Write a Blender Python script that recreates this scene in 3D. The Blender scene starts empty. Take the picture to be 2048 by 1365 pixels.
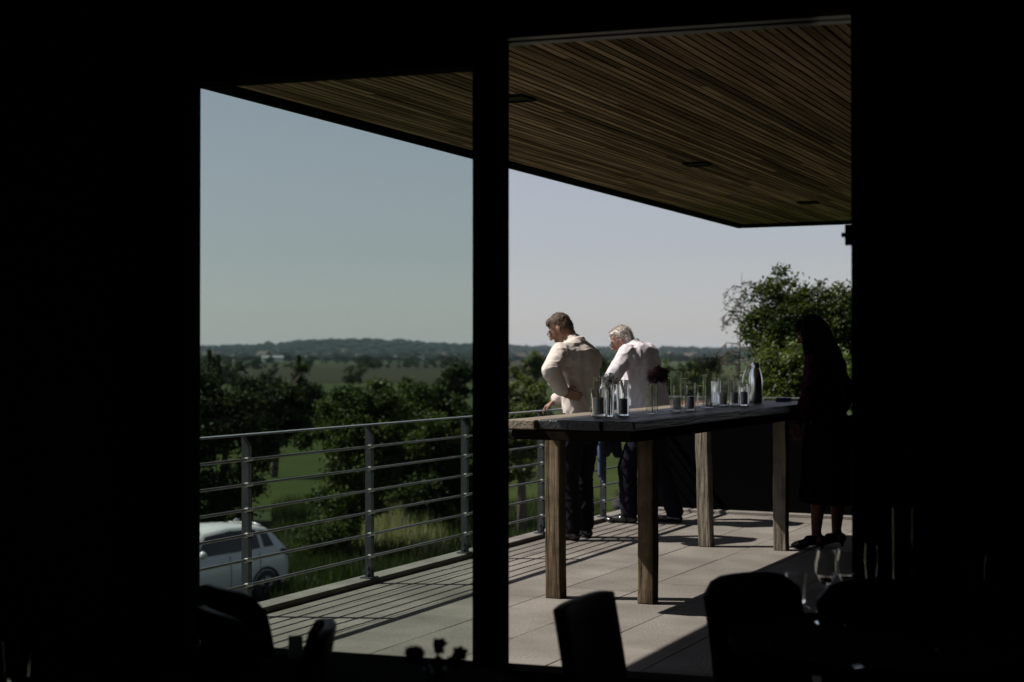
import bpy, bmesh, math, random
import numpy as np
from mathutils import Vector, Matrix, noise, Quaternion

rnd = random.Random(7)
nr = np.random.RandomState(11)
S = bpy.context.scene
C = S.collection

# ------------------------------------------------------------------ camera
YAW = math.radians(25.5)
H = 1.45                                  # eye above the terrace paving
FPX = 3100.0                              # focal length in photo pixels (2048 wide)
HOR = 712.0                               # photo row of the horizon
cd = bpy.data.cameras.new('camera')
cam = bpy.data.objects.new('camera', cd)
C.objects.link(cam)
cam.location = (0, 0, H)
cam.rotation_euler = (math.radians(90) + math.atan((HOR - 682.5) / FPX), 0, YAW)
cd.sensor_width = 36.0
cd.lens = 36.0 * FPX / 2048.0
cd.clip_start = 0.05
cd.clip_end = 30000
cd.dof.use_dof = True
cd.dof.focus_distance = 9.2
cd.dof.aperture_fstop = 3.0
S.camera = cam

# ------------------------------------------------------------------ light
SUN_EL = math.radians(50)
SUN_AZ = (-0.936, -0.352)                 # towards the sun, horizontally
w = bpy.data.worlds.new('World')
S.world = w
w.use_nodes = True
nt = w.node_tree
sky = nt.nodes.new('ShaderNodeTexSky')
sky.sky_type = 'NISHITA'
sky.sun_disc = False
sky.sun_elevation = SUN_EL
sky.sun_rotation = math.atan2(SUN_AZ[0], SUN_AZ[1]) % (2 * math.pi)
sky.air_density = 1.0
sky.dust_density = 0.4
sky.ozone_density = 2.0
hs = nt.nodes.new('ShaderNodeHueSaturation')
hs.inputs['Saturation'].default_value = 0.42
nt.links.new(sky.outputs[0], hs.inputs['Color'])
tn = nt.nodes.new('ShaderNodeMix')
tn.data_type = 'RGBA'
tn.blend_type = 'MULTIPLY'
tn.inputs['Factor'].default_value = 1.0
tn.inputs['B'].default_value = (0.995, 0.97, 1.035, 1)      # slight lavender white balance of the hazy sky
nt.links.new(hs.outputs[0], tn.inputs['A'])
nt.links.new(tn.outputs['Result'], nt.nodes['Background'].inputs[0])
nt.nodes['Background'].inputs[1].default_value = 0.055
sd = bpy.data.lights.new('sun', 'SUN')
sd.energy = 5.0
sd.angle = math.radians(0.53)
sd.color = (1.0, 0.93, 0.84)
sun = bpy.data.objects.new('sun', sd)
C.objects.link(sun)
tv = Vector((-SUN_AZ[0] * math.cos(SUN_EL), -SUN_AZ[1] * math.cos(SUN_EL), -math.sin(SUN_EL)))
sun.rotation_euler = tv.to_track_quat('-Z', 'Y').to_euler()
S.view_settings.view_transform = 'Standard'
S.view_settings.look = 'None'
S.view_settings.exposure = 0.62
S.view_settings.gamma = 1.0

# ------------------------------------------------------------------ photo geometry helpers
RV = Vector((math.cos(YAW), math.sin(YAW), 0))
FV = Vector((-math.sin(YAW), math.cos(YAW), 0))


def at(x, y, d):
    return Vector((0, 0, H)) + RV * ((x - 1024) / FPX * d) + FV * d + Vector((0, 0, (HOR - y) / FPX * d))


def on_z(x, y, z):
    return at(x, y, FPX * (H - z) / (y - HOR))


def on_Y(x, y, Y):
    dy = RV.y * (x - 1024) / FPX + FV.y
    return at(x, y, Y / dy)


# ------------------------------------------------------------------ object helpers
def link(o, parent=None):
    C.objects.link(o)
    if parent is not None:
        o.parent = parent
    return o


def tag(o, label=None, cat=None, group=None, kind=None):
    if label:
        o['label'] = label
    if cat:
        o['category'] = cat
    if group:
        o['group'] = group
    if kind:
        o['kind'] = kind
    return o


def empty(name, loc=(0, 0, 0), rz=0.0):
    o = bpy.data.objects.new(name, None)
    o.location = loc
    o.rotation_euler = (0, 0, rz)
    o.empty_display_size = 0.1
    return link(o)


def copy_tree(o, parent=None):
    c = o.copy()
    link(c, parent)
    for ch in list(o.children):
        copy_tree(ch, c)
    return c


class MB:
    """collects boxes, tubes and lathes, built as ONE mesh object"""

    def __init__(self):
        self.v, self.f, self.m, self.sm = [], [], [], []

    def add(self, vs, fs, mi=0, smooth=False):
        b = len(self.v)
        self.v += [tuple(p) for p in vs]
        self.f += [tuple(i + b for i in f) for f in fs]
        self.m += [mi] * len(fs)
        self.sm += [smooth] * len(fs)

    def box(self, x0, x1, y0, y1, z0, z1, mi=0, M=None):
        vs = [Vector((x, y, z)) for z in (z0, z1) for y in (y0, y1) for x in (x0, x1)]
        if M is not None:
            vs = [M @ p for p in vs]
        self.add(vs, [(0, 2, 3, 1), (4, 5, 7, 6), (0, 1, 5, 4), (2, 6, 7, 3), (0, 4, 6, 2), (1, 3, 7, 5)], mi)

    def tube(self, pts, rads, n=10, mi=0, cap=True, smooth=True, flat=1.0, side=None):
        pts = [Vector(p) for p in pts]
        if not isinstance(rads, (list, tuple)):
            rads = [rads] * len(pts)
        vs, fs = [], []
        up0 = None
        for i, p in enumerate(pts):
            a = pts[max(i - 1, 0)]
            b = pts[min(i + 1, len(pts) - 1)]
            t = (b - a).normalized()
            if side is not None:
                u = Vector(side)
                u = (u - t * u.dot(t)).normalized()
            elif up0 is None:
                u = t.orthogonal().normalized()
            else:
                u = (up0 - t * up0.dot(t)).normalized()
            up0 = u
            vv = t.cross(u)
            for k in range(n):
                an = 2 * math.pi * k / n
                vs.append(p + (u * math.cos(an) + vv * (math.sin(an) * flat)) * rads[i])
        for i in range(len(pts) - 1):
            for k in range(n):
                fs.append((i * n + k, i * n + (k + 1) % n, (i + 1) * n + (k + 1) % n, (i + 1) * n + k))
        self.add(vs, fs, mi, smooth)
        if cap:
            b = len(self.v) - len(vs)
            self.f.append(tuple(b + k for k in reversed(range(n))))
            self.f.append(tuple(b + (len(pts) - 1) * n + k for k in range(n)))
            self.m += [mi, mi]
            self.sm += [False, False]

    def lathe(self, prof, c=(0, 0, 0), n=24, mi=0, smooth=True):
        vs, fs = [], []
        pr = [prof[0]]
        cuts = set()
        for i in range(1, len(prof)):
            if 0 < i - 1:
                a = Vector((prof[i - 1][0] - prof[i - 2][0], prof[i - 1][1] - prof[i - 2][1]))
                b = Vector((prof[i][0] - prof[i - 1][0], prof[i][1] - prof[i - 1][1]))
                if a.length > 0 and b.length > 0 and a.angle(b) > 0.42:
                    cuts.add(len(pr) - 1)
                    pr.append(prof[i - 1])
            pr.append(prof[i])
        prof = pr
        for r, z in prof:
            for k in range(n):
                an = 2 * math.pi * k / n
                vs.append((c[0] + r * math.cos(an), c[1] + r * math.sin(an), c[2] + z))
        for i in range(len(prof) - 1):
            if i in cuts:
                continue
            for k in range(n):
                fs.append((i * n + k, i * n + (k + 1) % n, (i + 1) * n + (k + 1) % n, (i + 1) * n + k))
        self.add(vs, fs, mi, smooth)

    def build(self, name, mats, parent=None, bevel=0.0, seg=2):
        me = bpy.data.meshes.new(name)
        me.from_pydata(self.v, [], self.f)
        if not isinstance(mats, (list, tuple)):
            mats = [mats]
        for m in mats:
            me.materials.append(m)
        me.polygons.foreach_set('material_index', self.m)
        me.polygons.foreach_set('use_smooth', self.sm)
        me.update()
        o = link(bpy.data.objects.new(name, me), parent)
        if bevel > 0:
            b = o.modifiers.new('bevel', 'BEVEL')
            b.width = bevel
            b.segments = seg
            b.limit_method = 'ANGLE'
            b.angle_limit = math.radians(40)
        return o


# ------------------------------------------------------------------ materials
def mat(name, col, rough=0.6, metal=0.0, col2=None, scale=6.0, stretch=(1, 1, 1), bump=0.0, bscale=None,
        spec=0.5, island=0.0, detail=6.0, lo=0.35, hi=0.65, transl=0.0, stain=0.0, sscale=0.9):
    m = bpy.data.materials.new(name)
    m.use_nodes = True
    t = m.node_tree
    L = t.links.new
    p = t.nodes['Principled BSDF']
    p.inputs['Base Color'].default_value = (*col, 1)
    p.inputs['Roughness'].default_value = rough
    p.inputs['Metallic'].default_value = metal
    p.inputs['Specular IOR Level'].default_value = spec
    out = None
    if col2 is not None or bump > 0:
        tc = t.nodes.new('ShaderNodeTexCoord')
        mp = t.nodes.new('ShaderNodeMapping')
        mp.inputs['Scale'].default_value = stretch
        L(tc.outputs['Object'], mp.inputs['Vector'])
        nz = t.nodes.new('ShaderNodeTexNoise')
        nz.inputs['Scale'].default_value = scale
        nz.inputs['Detail'].default_value = detail
        L(mp.outputs[0], nz.inputs['Vector'])
        if col2 is not None:
            r = t.nodes.new('ShaderNodeValToRGB')
            r.color_ramp.elements[0].position = lo
            r.color_ramp.elements[1].position = hi
            r.color_ramp.elements[0].color = (*col, 1)
            r.color_ramp.elements[1].color = (*col2, 1)
            L(nz.outputs['Fac'], r.inputs['Fac'])
            out = r.outputs['Color']
        if bump > 0:
            n2 = t.nodes.new('ShaderNodeTexNoise')
            n2.inputs['Scale'].default_value = bscale or scale * 3
            n2.inputs['Detail'].default_value = 8
            L(mp.outputs[0], n2.inputs['Vector'])
            bp = t.nodes.new('ShaderNodeBump')
            bp.inputs['Strength'].default_value = bump
            bp.inputs['Distance'].default_value = 0.02
            L(n2.outputs['Fac'], bp.inputs['Height'])
            L(bp.outputs[0], p.inputs['Normal'])
    if stain > 0:
        tc2 = t.nodes.new('ShaderNodeTexCoord')
        s1 = t.nodes.new('ShaderNodeTexNoise')
        s1.inputs['Scale'].default_value = sscale
        s1.inputs['Detail'].default_value = 10
        s1.inputs['Roughness'].default_value = 0.68
        L(tc2.outputs['Object'], s1.inputs['Vector'])
        r1 = t.nodes.new('ShaderNodeMapRange')
        r1.inputs['From Min'].default_value = 0.36
        r1.inputs['From Max'].default_value = 0.58
        r1.inputs['To Min'].default_value = 1 - stain
        r1.inputs['To Max'].default_value = 1.0
        L(s1.outputs['Fac'], r1.inputs['Value'])
        m1 = t.nodes.new('ShaderNodeMix')
        m1.data_type = 'RGBA'
        m1.blend_type = 'MULTIPLY'
        m1.inputs['Factor'].default_value = 1
        m1.inputs['A'].default_value = (*col, 1)
        if out is not None:
            L(out, m1.inputs['A'])
        L(r1.outputs[0], m1.inputs['B'])
        out = m1.outputs['Result']
    if island > 0:
        g = t.nodes.new('ShaderNodeNewGeometry')
        mr = t.nodes.new('ShaderNodeMapRange')
        mr.inputs['To Min'].default_value = 1 - island
        mr.inputs['To Max'].default_value = 1 + island
        L(g.outputs['Random Per Island'], mr.inputs['Value'])
        mx = t.nodes.new('ShaderNodeMix')
        mx.data_type = 'RGBA'
        mx.blend_type = 'MULTIPLY'
        mx.inputs['Factor'].default_value = 1
        mx.inputs['A'].default_value = (*col, 1)
        if out is not None:
            L(out, mx.inputs['A'])
        L(mr.outputs[0], mx.inputs['B'])
        out = mx.outputs['Result']
    if out is not None:
        L(out, p.inputs['Base Color'])
    if transl > 0:
        tr = t.nodes.new('ShaderNodeBsdfTranslucent')
        tr.inputs['Color'].default_value = (col[0] * 1.6, col[1] * 1.7, col[2] * 0.7, 1) if name.startswith(('leaf', 'grass', 'pale')) else (*col, 1)
        ms = t.nodes.new('ShaderNodeMixShader')
        ms.inputs[0].default_value = transl
        L(p.outputs[0], ms.inputs[1])
        L(tr.outputs[0], ms.inputs[2])
        L(ms.outputs[0], t.nodes['Material Output'].inputs['Surface'])
    return m


def glass_mat(name, col=(1, 1, 1), rough=0.0, ior=1.45):
    m = bpy.data.materials.new(name)
    m.use_nodes = True
    p = m.node_tree.nodes['Principled BSDF']
    p.inputs['Base Color'].default_value = (*col, 1)
    p.inputs['Roughness'].default_value = rough
    p.inputs['IOR'].default_value = ior
    p.inputs['Transmission Weight'].default_value = 1.0
    return m


def pane_mat(name, tint):
    m = bpy.data.materials.new(name)
    m.use_nodes = True
    t = m.node_tree
    t.nodes.remove(t.nodes['Principled BSDF'])
    tr = t.nodes.new('ShaderNodeBsdfTransparent')
    tr.inputs['Color'].default_value = (*tint, 1)
    gl = t.nodes.new('ShaderNodeBsdfGlossy')
    gl.inputs['Roughness'].default_value = 0.01
    fr = t.nodes.new('ShaderNodeFresnel')
    fr.inputs['IOR'].default_value = 1.3
    ms = t.nodes.new('ShaderNodeMixShader')
    t.links.new(fr.outputs[0], ms.inputs[0])
    t.links.new(tr.outputs[0], ms.inputs[1])
    t.links.new(gl.outputs[0], ms.inputs[2])
    t.links.new(ms.outputs[0], t.nodes['Material Output'].inputs['Surface'])
    return m


M = {}
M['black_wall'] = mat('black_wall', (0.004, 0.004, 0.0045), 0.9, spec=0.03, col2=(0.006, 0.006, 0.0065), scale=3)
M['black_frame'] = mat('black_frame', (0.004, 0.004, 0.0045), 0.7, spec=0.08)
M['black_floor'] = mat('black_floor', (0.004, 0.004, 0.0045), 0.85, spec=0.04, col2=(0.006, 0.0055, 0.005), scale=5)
M['alu'] = mat('alu', (0.85, 0.84, 0.83), 0.3, 0.1, col2=(0.02, 0.02, 0.022), scale=2.3, stretch=(1, 0.2, 0.2), lo=0.42, hi=0.47, detail=1)  # bright and dark bands paint lit and unlit stretches of the rail
M['paving'] = mat('paving', (0.130, 0.119, 0.107), 0.88, col2=(0.182, 0.169, 0.154), scale=2.2, bump=0.35, bscale=50, island=0.11, spec=0.08, detail=10, lo=0.3, hi=0.72, stain=0.26)
M['joint'] = mat('joint', (0.02, 0.018, 0.016), 0.95)
M['kerb'] = mat('kerb', (0.19, 0.18, 0.165), 0.85, col2=(0.14, 0.13, 0.12), scale=5, bump=0.3, bscale=60, stain=0.2, spec=0.1)
M['soffit'] = mat('soffit', (0.37, 0.272, 0.178), 0.85, col2=(0.145, 0.095, 0.053), scale=2.0, stretch=(16, 0.5, 16), island=0.6, spec=0.05, bump=0.2, bscale=10)
M['roof_dark'] = mat('roof_dark', (0.02, 0.019, 0.017), 0.9)
M['fascia'] = mat('fascia', (0.006, 0.006, 0.007), 0.6, spec=0.1)
M['steel'] = mat('steel', (0.042, 0.048, 0.052), 0.5, 0.4, col2=(0.028, 0.032, 0.035), scale=14, bump=0.06, bscale=60)
M['steel_light'] = mat('steel_light', (0.62, 0.63, 0.63), 0.4, 0.5)
M['rail_steel'] = mat('rail_steel', (0.30, 0.31, 0.31), 0.38, 0.75, col2=(0.22, 0.23, 0.23), scale=9)
M['timber'] = mat('timber', (0.205, 0.160, 0.108), 0.92, col2=(0.075, 0.052, 0.032), scale=1.1, stretch=(7, 7, 0.45), bump=0.9, bscale=5, spec=0.03, lo=0.33, hi=0.6, detail=12, stain=0.5, sscale=4.5)
M['timber_grey'] = mat('timber_grey', (0.25, 0.22, 0.178), 0.92, col2=(0.11, 0.092, 0.07), scale=1.1, stretch=(7, 7, 0.45), bump=0.9, bscale=5, spec=0.03, lo=0.33, hi=0.6, detail=12, stain=0.45, sscale=4.5)
M['table_top'] = mat('table_top', (0.23, 0.195, 0.155), 0.6, col2=(0.13, 0.108, 0.085), scale=2.2, stretch=(12, 0.8, 12), bump=0.3, bscale=6, spec=0.25)  # pale plank colour paints in the sunlit strip of the tabletop
M['table_dark'] = mat('table_dark', (0.022, 0.022, 0.026), 0.42, col2=(0.012, 0.012, 0.014), scale=2.2, stretch=(12, 0.8, 12), bump=0.3, bscale=6, spec=0.45)  # same timber with the roof's shade put into the colour
M['apron'] = mat('apron', (0.008, 0.0065, 0.005), 0.95, spec=0.0, col2=(0.012, 0.009, 0.007), scale=3, stretch=(9, 9, 9))  # near-black colour carries the shade under the tabletop
M['glass'] = glass_mat('glass', (0.97, 0.98, 0.975))
M['water_glass'] = glass_mat('water_glass', (0.9, 0.93, 0.91))
M['pane'] = pane_mat('pane', (0.805, 0.858, 0.832))
M['candle'] = mat('candle', (0.42, 0.43, 0.42), 0.55, col2=(0.50, 0.50, 0.49), scale=8)
M['wick'] = mat('wick', (0.02, 0.02, 0.02), 0.9)
M['chrome'] = mat('chrome', (0.82, 0.83, 0.85), 0.24, 1.0)
M['mirror_steel'] = mat('mirror_steel', (0.8, 0.82, 0.84), 0.06, 1.0)
M['jug_dark'] = mat('jug_dark', (0.02, 0.02, 0.022), 0.35)
M['petal_white'] = mat('petal_white', (0.85, 0.84, 0.80), 0.7)
M['petal_dried'] = mat('petal_dried', (0.07, 0.07, 0.052), 0.8, transl=0.2)
M['dahlia'] = mat('dahlia', (0.15, 0.05, 0.08), 0.6, col2=(0.50, 0.36, 0.38), scale=14, transl=0.3, lo=0.45, hi=0.62)
M['stem'] = mat('stem', (0.06, 0.09, 0.03), 0.7)
M['black_cloth'] = mat('black_cloth', (0.004, 0.004, 0.0045), 0.95, spec=0.03)
M['chair_black'] = mat('chair_black', (0.005, 0.0055, 0.0065), 0.5, spec=0.12)
M['white_card'] = mat('white_card', (0.75, 0.76, 0.76), 0.7)
M['thin_paper'] = mat('thin_paper', (0.75, 0.76, 0.76), 0.8, transl=0.65, spec=0.1)
M['porcelain'] = mat('porcelain', (0.7, 0.72, 0.75), 0.15)
M['skin'] = mat('skin', (0.20, 0.105, 0.07), 0.55, col2=(0.235, 0.125, 0.085), scale=18, spec=0.3, bump=0.05, bscale=90)
M['skin_old'] = mat('skin_old', (0.29, 0.155, 0.115), 0.55, col2=(0.25, 0.125, 0.09), scale=14, spec=0.3, bump=0.08, bscale=80)
M['shirt_cream'] = mat('shirt_cream', (0.50, 0.445, 0.41), 0.9, col2=(0.53, 0.478, 0.442), scale=9, bump=0.5, bscale=7, stretch=(1.2, 1.2, 0.35), spec=0.03)
M['shirt_white'] = mat('shirt_white', (0.52, 0.485, 0.52), 0.9, col2=(0.55, 0.518, 0.55), scale=9, bump=0.5, bscale=7, stretch=(1.2, 1.2, 0.35), spec=0.03)
M['trousers'] = mat('trousers', (0.006, 0.0065, 0.009), 0.9, col2=(0.008, 0.0085, 0.011), scale=12, bump=0.15, bscale=10, spec=0.1)
M['trousers_navy'] = mat('trousers_navy', (0.007, 0.008, 0.016), 0.9, col2=(0.006, 0.0065, 0.012), scale=12, bump=0.15, bscale=10, spec=0.1)
M['leather'] = mat('leather', (0.012, 0.012, 0.013), 0.22, spec=0.6)
M['belt'] = mat('belt', (0.015, 0.012, 0.01), 0.5)
M['hair_brown'] = mat('hair_brown', (0.05, 0.03, 0.017), 0.6, col2=(0.085, 0.052, 0.03), scale=40, stretch=(1, 1, 0.25), bump=0.5, bscale=60, spec=0.3)
M['hair_grey'] = mat('hair_grey', (0.42, 0.375, 0.325), 0.6, col2=(0.60, 0.56, 0.51), scale=40, stretch=(1, 1, 0.25), bump=0.4, bscale=60, spec=0.3)
M['hair_dark'] = mat('hair_dark', (0.0025, 0.002, 0.002), 0.8, col2=(0.004, 0.003, 0.003), scale=40, stretch=(1, 1, 0.2), bump=0.5, bscale=50, spec=0.03)
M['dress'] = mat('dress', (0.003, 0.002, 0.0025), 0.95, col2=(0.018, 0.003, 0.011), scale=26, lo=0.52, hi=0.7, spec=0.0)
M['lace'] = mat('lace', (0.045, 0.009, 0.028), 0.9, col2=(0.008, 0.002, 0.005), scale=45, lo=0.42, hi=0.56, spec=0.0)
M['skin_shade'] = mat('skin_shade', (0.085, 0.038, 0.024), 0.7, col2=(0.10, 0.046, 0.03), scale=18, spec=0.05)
M['navy_cloth'] = mat('navy_cloth', (0.010, 0.013, 0.035), 0.85, col2=(0.014, 0.018, 0.045), scale=10, bump=0.3, bscale=9)
M['blue_lining'] = mat('blue_lining', (0.05, 0.065, 0.14), 0.6)
M['car_paint'] = mat('car_paint', (0.42, 0.43, 0.44), 0.22, spec=0.6)
M['car_glass'] = mat('car_glass', (0.008, 0.009, 0.010), 0.05, spec=0.6)
M['rubber'] = mat('rubber', (0.012, 0.012, 0.012), 0.8)
M['rim'] = mat('rim', (0.04, 0.04, 0.042), 0.5, 0.5)
M['lamp_red'] = mat('lamp_red', (0.03, 0.012, 0.012), 0.2)
M['lamp_clear'] = mat('lamp_clear', (0.5, 0.52, 0.55), 0.1)
M['trim_black'] = mat('trim_black', (0.015, 0.015, 0.016), 0.6)
M['bark'] = mat('bark', (0.055, 0.042, 0.03), 0.95, col2=(0.10, 0.08, 0.06), scale=6, stretch=(3, 3, 0.6), bump=0.5)
M['bark_pale'] = mat('bark_pale', (0.12, 0.10, 0.08), 0.95, col2=(0.075, 0.06, 0.05), scale=6)
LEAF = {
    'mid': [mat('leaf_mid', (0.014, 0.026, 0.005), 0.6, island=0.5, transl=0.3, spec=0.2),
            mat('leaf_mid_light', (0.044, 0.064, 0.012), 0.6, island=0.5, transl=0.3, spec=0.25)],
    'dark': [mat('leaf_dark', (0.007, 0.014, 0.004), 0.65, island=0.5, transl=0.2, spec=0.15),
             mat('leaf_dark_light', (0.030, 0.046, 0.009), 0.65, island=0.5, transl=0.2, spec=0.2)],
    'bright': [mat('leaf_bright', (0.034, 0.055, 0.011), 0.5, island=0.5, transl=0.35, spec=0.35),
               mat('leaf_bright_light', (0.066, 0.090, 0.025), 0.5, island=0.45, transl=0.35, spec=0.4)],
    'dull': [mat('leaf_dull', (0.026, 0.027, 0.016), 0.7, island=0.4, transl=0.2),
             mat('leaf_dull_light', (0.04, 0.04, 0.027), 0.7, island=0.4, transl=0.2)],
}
M['grass'] = mat('grass', (0.017, 0.027, 0.007), 0.95, col2=(0.027, 0.037, 0.011), scale=0.35, bump=0.6, bscale=9, spec=0.1)
M['grass_blade'] = mat('grass_blade', (0.019, 0.031, 0.008), 0.7, island=0.6, transl=0.3, spec=0.2)
M['pale_blade'] = mat('pale_blade', (0.19, 0.185, 0.105), 0.8, island=0.5, transl=0.3)
M['lawn'] = mat('lawn', (0.019, 0.030, 0.006), 0.95, col2=(0.026, 0.037, 0.008), scale=0.25, spec=0.05)
M['field_olive'] = mat('field_olive', (0.026, 0.026, 0.014), 0.95, col2=(0.017, 0.021, 0.010), scale=0.012, stretch=(1, 3, 1), spec=0.05)
M['field_brown'] = mat('field_brown', (0.030, 0.031, 0.016), 0.95, col2=(0.024, 0.026, 0.013), scale=0.02, spec=0.05)
M['field_green'] = mat('field_green', (0.018, 0.025, 0.010), 0.95, col2=(0.024, 0.028, 0.012), scale=0.02, spec=0.05)
M['gravel'] = mat('gravel', (0.17, 0.148, 0.118), 0.95, col2=(0.14, 0.12, 0.095), scale=9, bump=0.4)
M['hill'] = mat('hill', (0.007, 0.013, 0.008), 0.95, col2=(0.015, 0.021, 0.012), scale=0.006, detail=8, spec=0.03)
M['far_tree'] = mat('far_tree', (0.007, 0.013, 0.007), 0.9, island=0.5, spec=0.05)
M['far_wall'] = mat('far_wall', (0.42, 0.41, 0.39), 0.8, island=0.3)
M['far_roof'] = mat('far_roof', (0.045, 0.034, 0.030), 0.9, island=0.4)
M['far_roof_grey'] = mat('far_roof_grey', (0.16, 0.165, 0.17), 0.7)
M['far_window'] = mat('far_window', (0.03, 0.035, 0.04), 0.2)
M['terracotta'] = mat('terracotta', (0.16, 0.075, 0.05), 0.9)
M['pot'] = mat('pot', (0.03, 0.03, 0.032), 0.6)
M['post_blue'] = mat('post_blue', (0.28, 0.33, 0.42), 0.6)
M['panel_black'] = mat('panel_black', (0.0025, 0.0025, 0.003), 1.0, spec=0.0)

# ------------------------------------------------------------------ terrain
GZ = -3.75
mb = MB()
rings = [0, 8, 20, 40, 80, 160, 400, 1000, 2500, 5000, 7500]
n = 96
vs, fs = [], []
for r in rings[1:]:
    for k in range(n):
        a = 2 * math.pi * k / n
        vs.append((r * math.cos(a), r * math.sin(a), GZ))
vs.append((0, 0, GZ))
for k in range(n):
    fs.append((len(vs) - 1, k, (k + 1) % n))
for i in range(len(rings) - 2):
    for k in range(n):
        fs.append((i * n + k, (i + 1) * n + k, (i + 1) * n + (k + 1) % n, i * n + (k + 1) % n))
mb.add(vs, fs)
tag(mb.build('ground', M['grass']), kind='structure')


def sheet(name, pts, m, z):
    mb = MB()
    mb.add([(p.x, p.y, z) for p in pts], [tuple(range(len(pts)))])
    o = mb.build(name, m)
    me = o.data
    if me.polygons[0].normal.z < 0:
        me.flip_normals()
    return tag(o, kind='structure')


def radial(name, x0, x1, d0, d1, m, dz, steps=8):
    pts = [at(x0 + (x1 - x0) * i / steps, HOR, d0) for i in range(steps + 1)]
    pts += [at(x1 + (x0 - x1) * i / steps, HOR, d1) for i in range(steps + 1)]
    return sheet(name, pts, m, GZ + dz)


radial('lawn', 350, 1330, 52, 100, M['lawn'], 0.03)
radial('field', 200, 1250, 300, 640, M['field_olive'], 0.10)
radial('field', 480, 780, 640, 1000, M['field_brown'], 0.14)
radial('field', 780, 1100, 640, 1500, M['field_olive'], 0.12)
radial('field', 100, 480, 640, 1300, M['field_green'], 0.13)
radial('field', 1250, 1700, 200, 420, M['field_green'], 0.10)
radial('field', 1060, 1320, 640, 1200, M['field_brown'], 0.16)
radial('gravel_path', 1120, 1300, 44, 50, M['gravel'], 0.05)

# hills: a long low ridge
prof = [(-900, 704), (0, 703), (300, 701), (400, 699), (480, 696), (560, 692), (630, 687), (690, 685), (730, 685), (790, 688), (860, 692),
        (945, 695), (1020, 699), (1150, 702), (1300, 701), (1500, 703), (1750, 701), (2100, 703), (2900, 706)]


def prof_y(x):
    for (xa, ya), (xb, yb) in zip(prof, prof[1:]):
        if xa <= x <= xb:
            t = (x - xa) / (xb - xa)
            t = t * t * (3 - 2 * t)
            return ya + (yb - ya) * t
    return 706


def hill_z(x, d):
    top = H + (HOR + 2.0 - prof_y(x)) / FPX * 4300
    s = max(0.0, min(1.0, (d - 2500) / 1800)) if d <= 4300 else max(0.0, 1 - (d - 4300) / 2200)
    s = s * s * (3 - 2 * s)
    return GZ - 0.6 + (top - GZ) * s + 3.0 * s * noise.noise(Vector((x * 0.02, d * 0.002, 3)))


mb = MB()
xs = list(range(-880, 2890, 30))
ds = [2450, 2600, 2800, 3000, 3200, 3400, 3600, 3800, 4000, 4150, 4300, 4500, 5000, 5800, 6600]
vs = []
for d in ds:
    for x in xs:
        p = at(x, HOR, d)
        vs.append((p.x, p.y, hill_z(x, d)))
fs = []
for i in range(len(ds) - 1):
    for k in range(len(xs) - 1):
        a = i * len(xs) + k
        fs.append((a, a + 1, a + len(xs) + 1, a + len(xs)))
mb.add(vs, fs, 0, True)
tag(mb.build('hills', M['hill']), kind='structure')

# far woods on the ridge and in the valley, past counting
mb = MB()
ico_v, ico_f = [], []
bm = bmesh.new()
bmesh.ops.create_icosphere(bm, subdivisions=1, radius=1)
ico_v = [v.co.copy() for v in bm.verts]
ico_f = [[v.index for v in f.verts] for f in bm.faces]
bm.free()
for i in range(3800):
    x = rnd.uniform(-300, 2300)
    q = rnd.random()
    d = rnd.uniform(2550, 4450) if q < 0.72 else rnd.uniform(1500, 2500)
    p = at(x, HOR, d)
    z = hill_z(x, d) if d > 2500 else GZ
    r = rnd.uniform(5, 10) * (1.0 if d > 2500 else 0.75)
    hh = rnd.uniform(0.6, 1.0)
    mb.add([Vector((p.x + v.x * r * 1.5, p.y + v.y * r, z + r * 0.3 + v.z * r * hh)) * 1.0 +
            Vector((rnd.uniform(-1, 1), rnd.uniform(-1, 1), rnd.uniform(-1, 1))) for v in ico_v], ico_f)
tag(mb.build('far_woodland', M['far_tree']), 'hazy woodland covering the long low hill on the horizon', 'woodland', kind='stuff')


# ------------------------------------------------------------------ terrace
DY0, DY1 = 1.0, 13.75
RAIL0 = Vector((-5.055, 7.4, 0))                   # a point on the railing line
RD = Vector((-math.sin(math.radians(0.95)), math.cos(math.radians(0.95)), 0))


def rail(t, z=0.0):
    return RAIL0 + RD * t + Vector((0, 0, z))


mb = MB()
xl = -3.43
PX, PY = 0.4455, 0.845
for i in range(-4, 12):
    x0 = xl + i * PX
    off = 6.8 if i % 2 == 0 else 6.8 + PY * 0.5
    j = -8
    while True:
        y0 = off + j * PY
        j += 1
        if y0 + PY < DY0:
            continue
        if y0 > DY1:
            break
        ya, yb = max(y0, DY0), min(y0 + PY, DY1)
        xa, xb = x0, x0 + PX
        zj = rnd.uniform(-0.0012, 0.0012)
        g = 0.0025
        mb.box(max(xa + g, -5.12), xb - g, ya + g, yb - g, -0.06, zj)
tag(mb.build('terrace_paving', M['paving'], bevel=0.0015, seg=1), kind='structure')
mb = MB()
mb.box(-5.2, 2.0, DY0, DY1 + 0.2, -0.45, -0.012)
tag(mb.build('terrace_slab', M['joint']), kind='structure')
mb = MB()
a, b = rail(-6.0), rail(6.6)
ang = math.atan2(RD.y, RD.x) - math.pi / 2
KM = Matrix.Translation(RAIL0) @ Matrix.Rotation(ang, 4, 'Z')
mb.box(-0.10, 0.035, -6.0, 6.5, -0.5, 0.035, M=KM)
tag(mb.build('terrace_kerb', M['kerb'], bevel=0.004), kind='structure')

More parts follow.
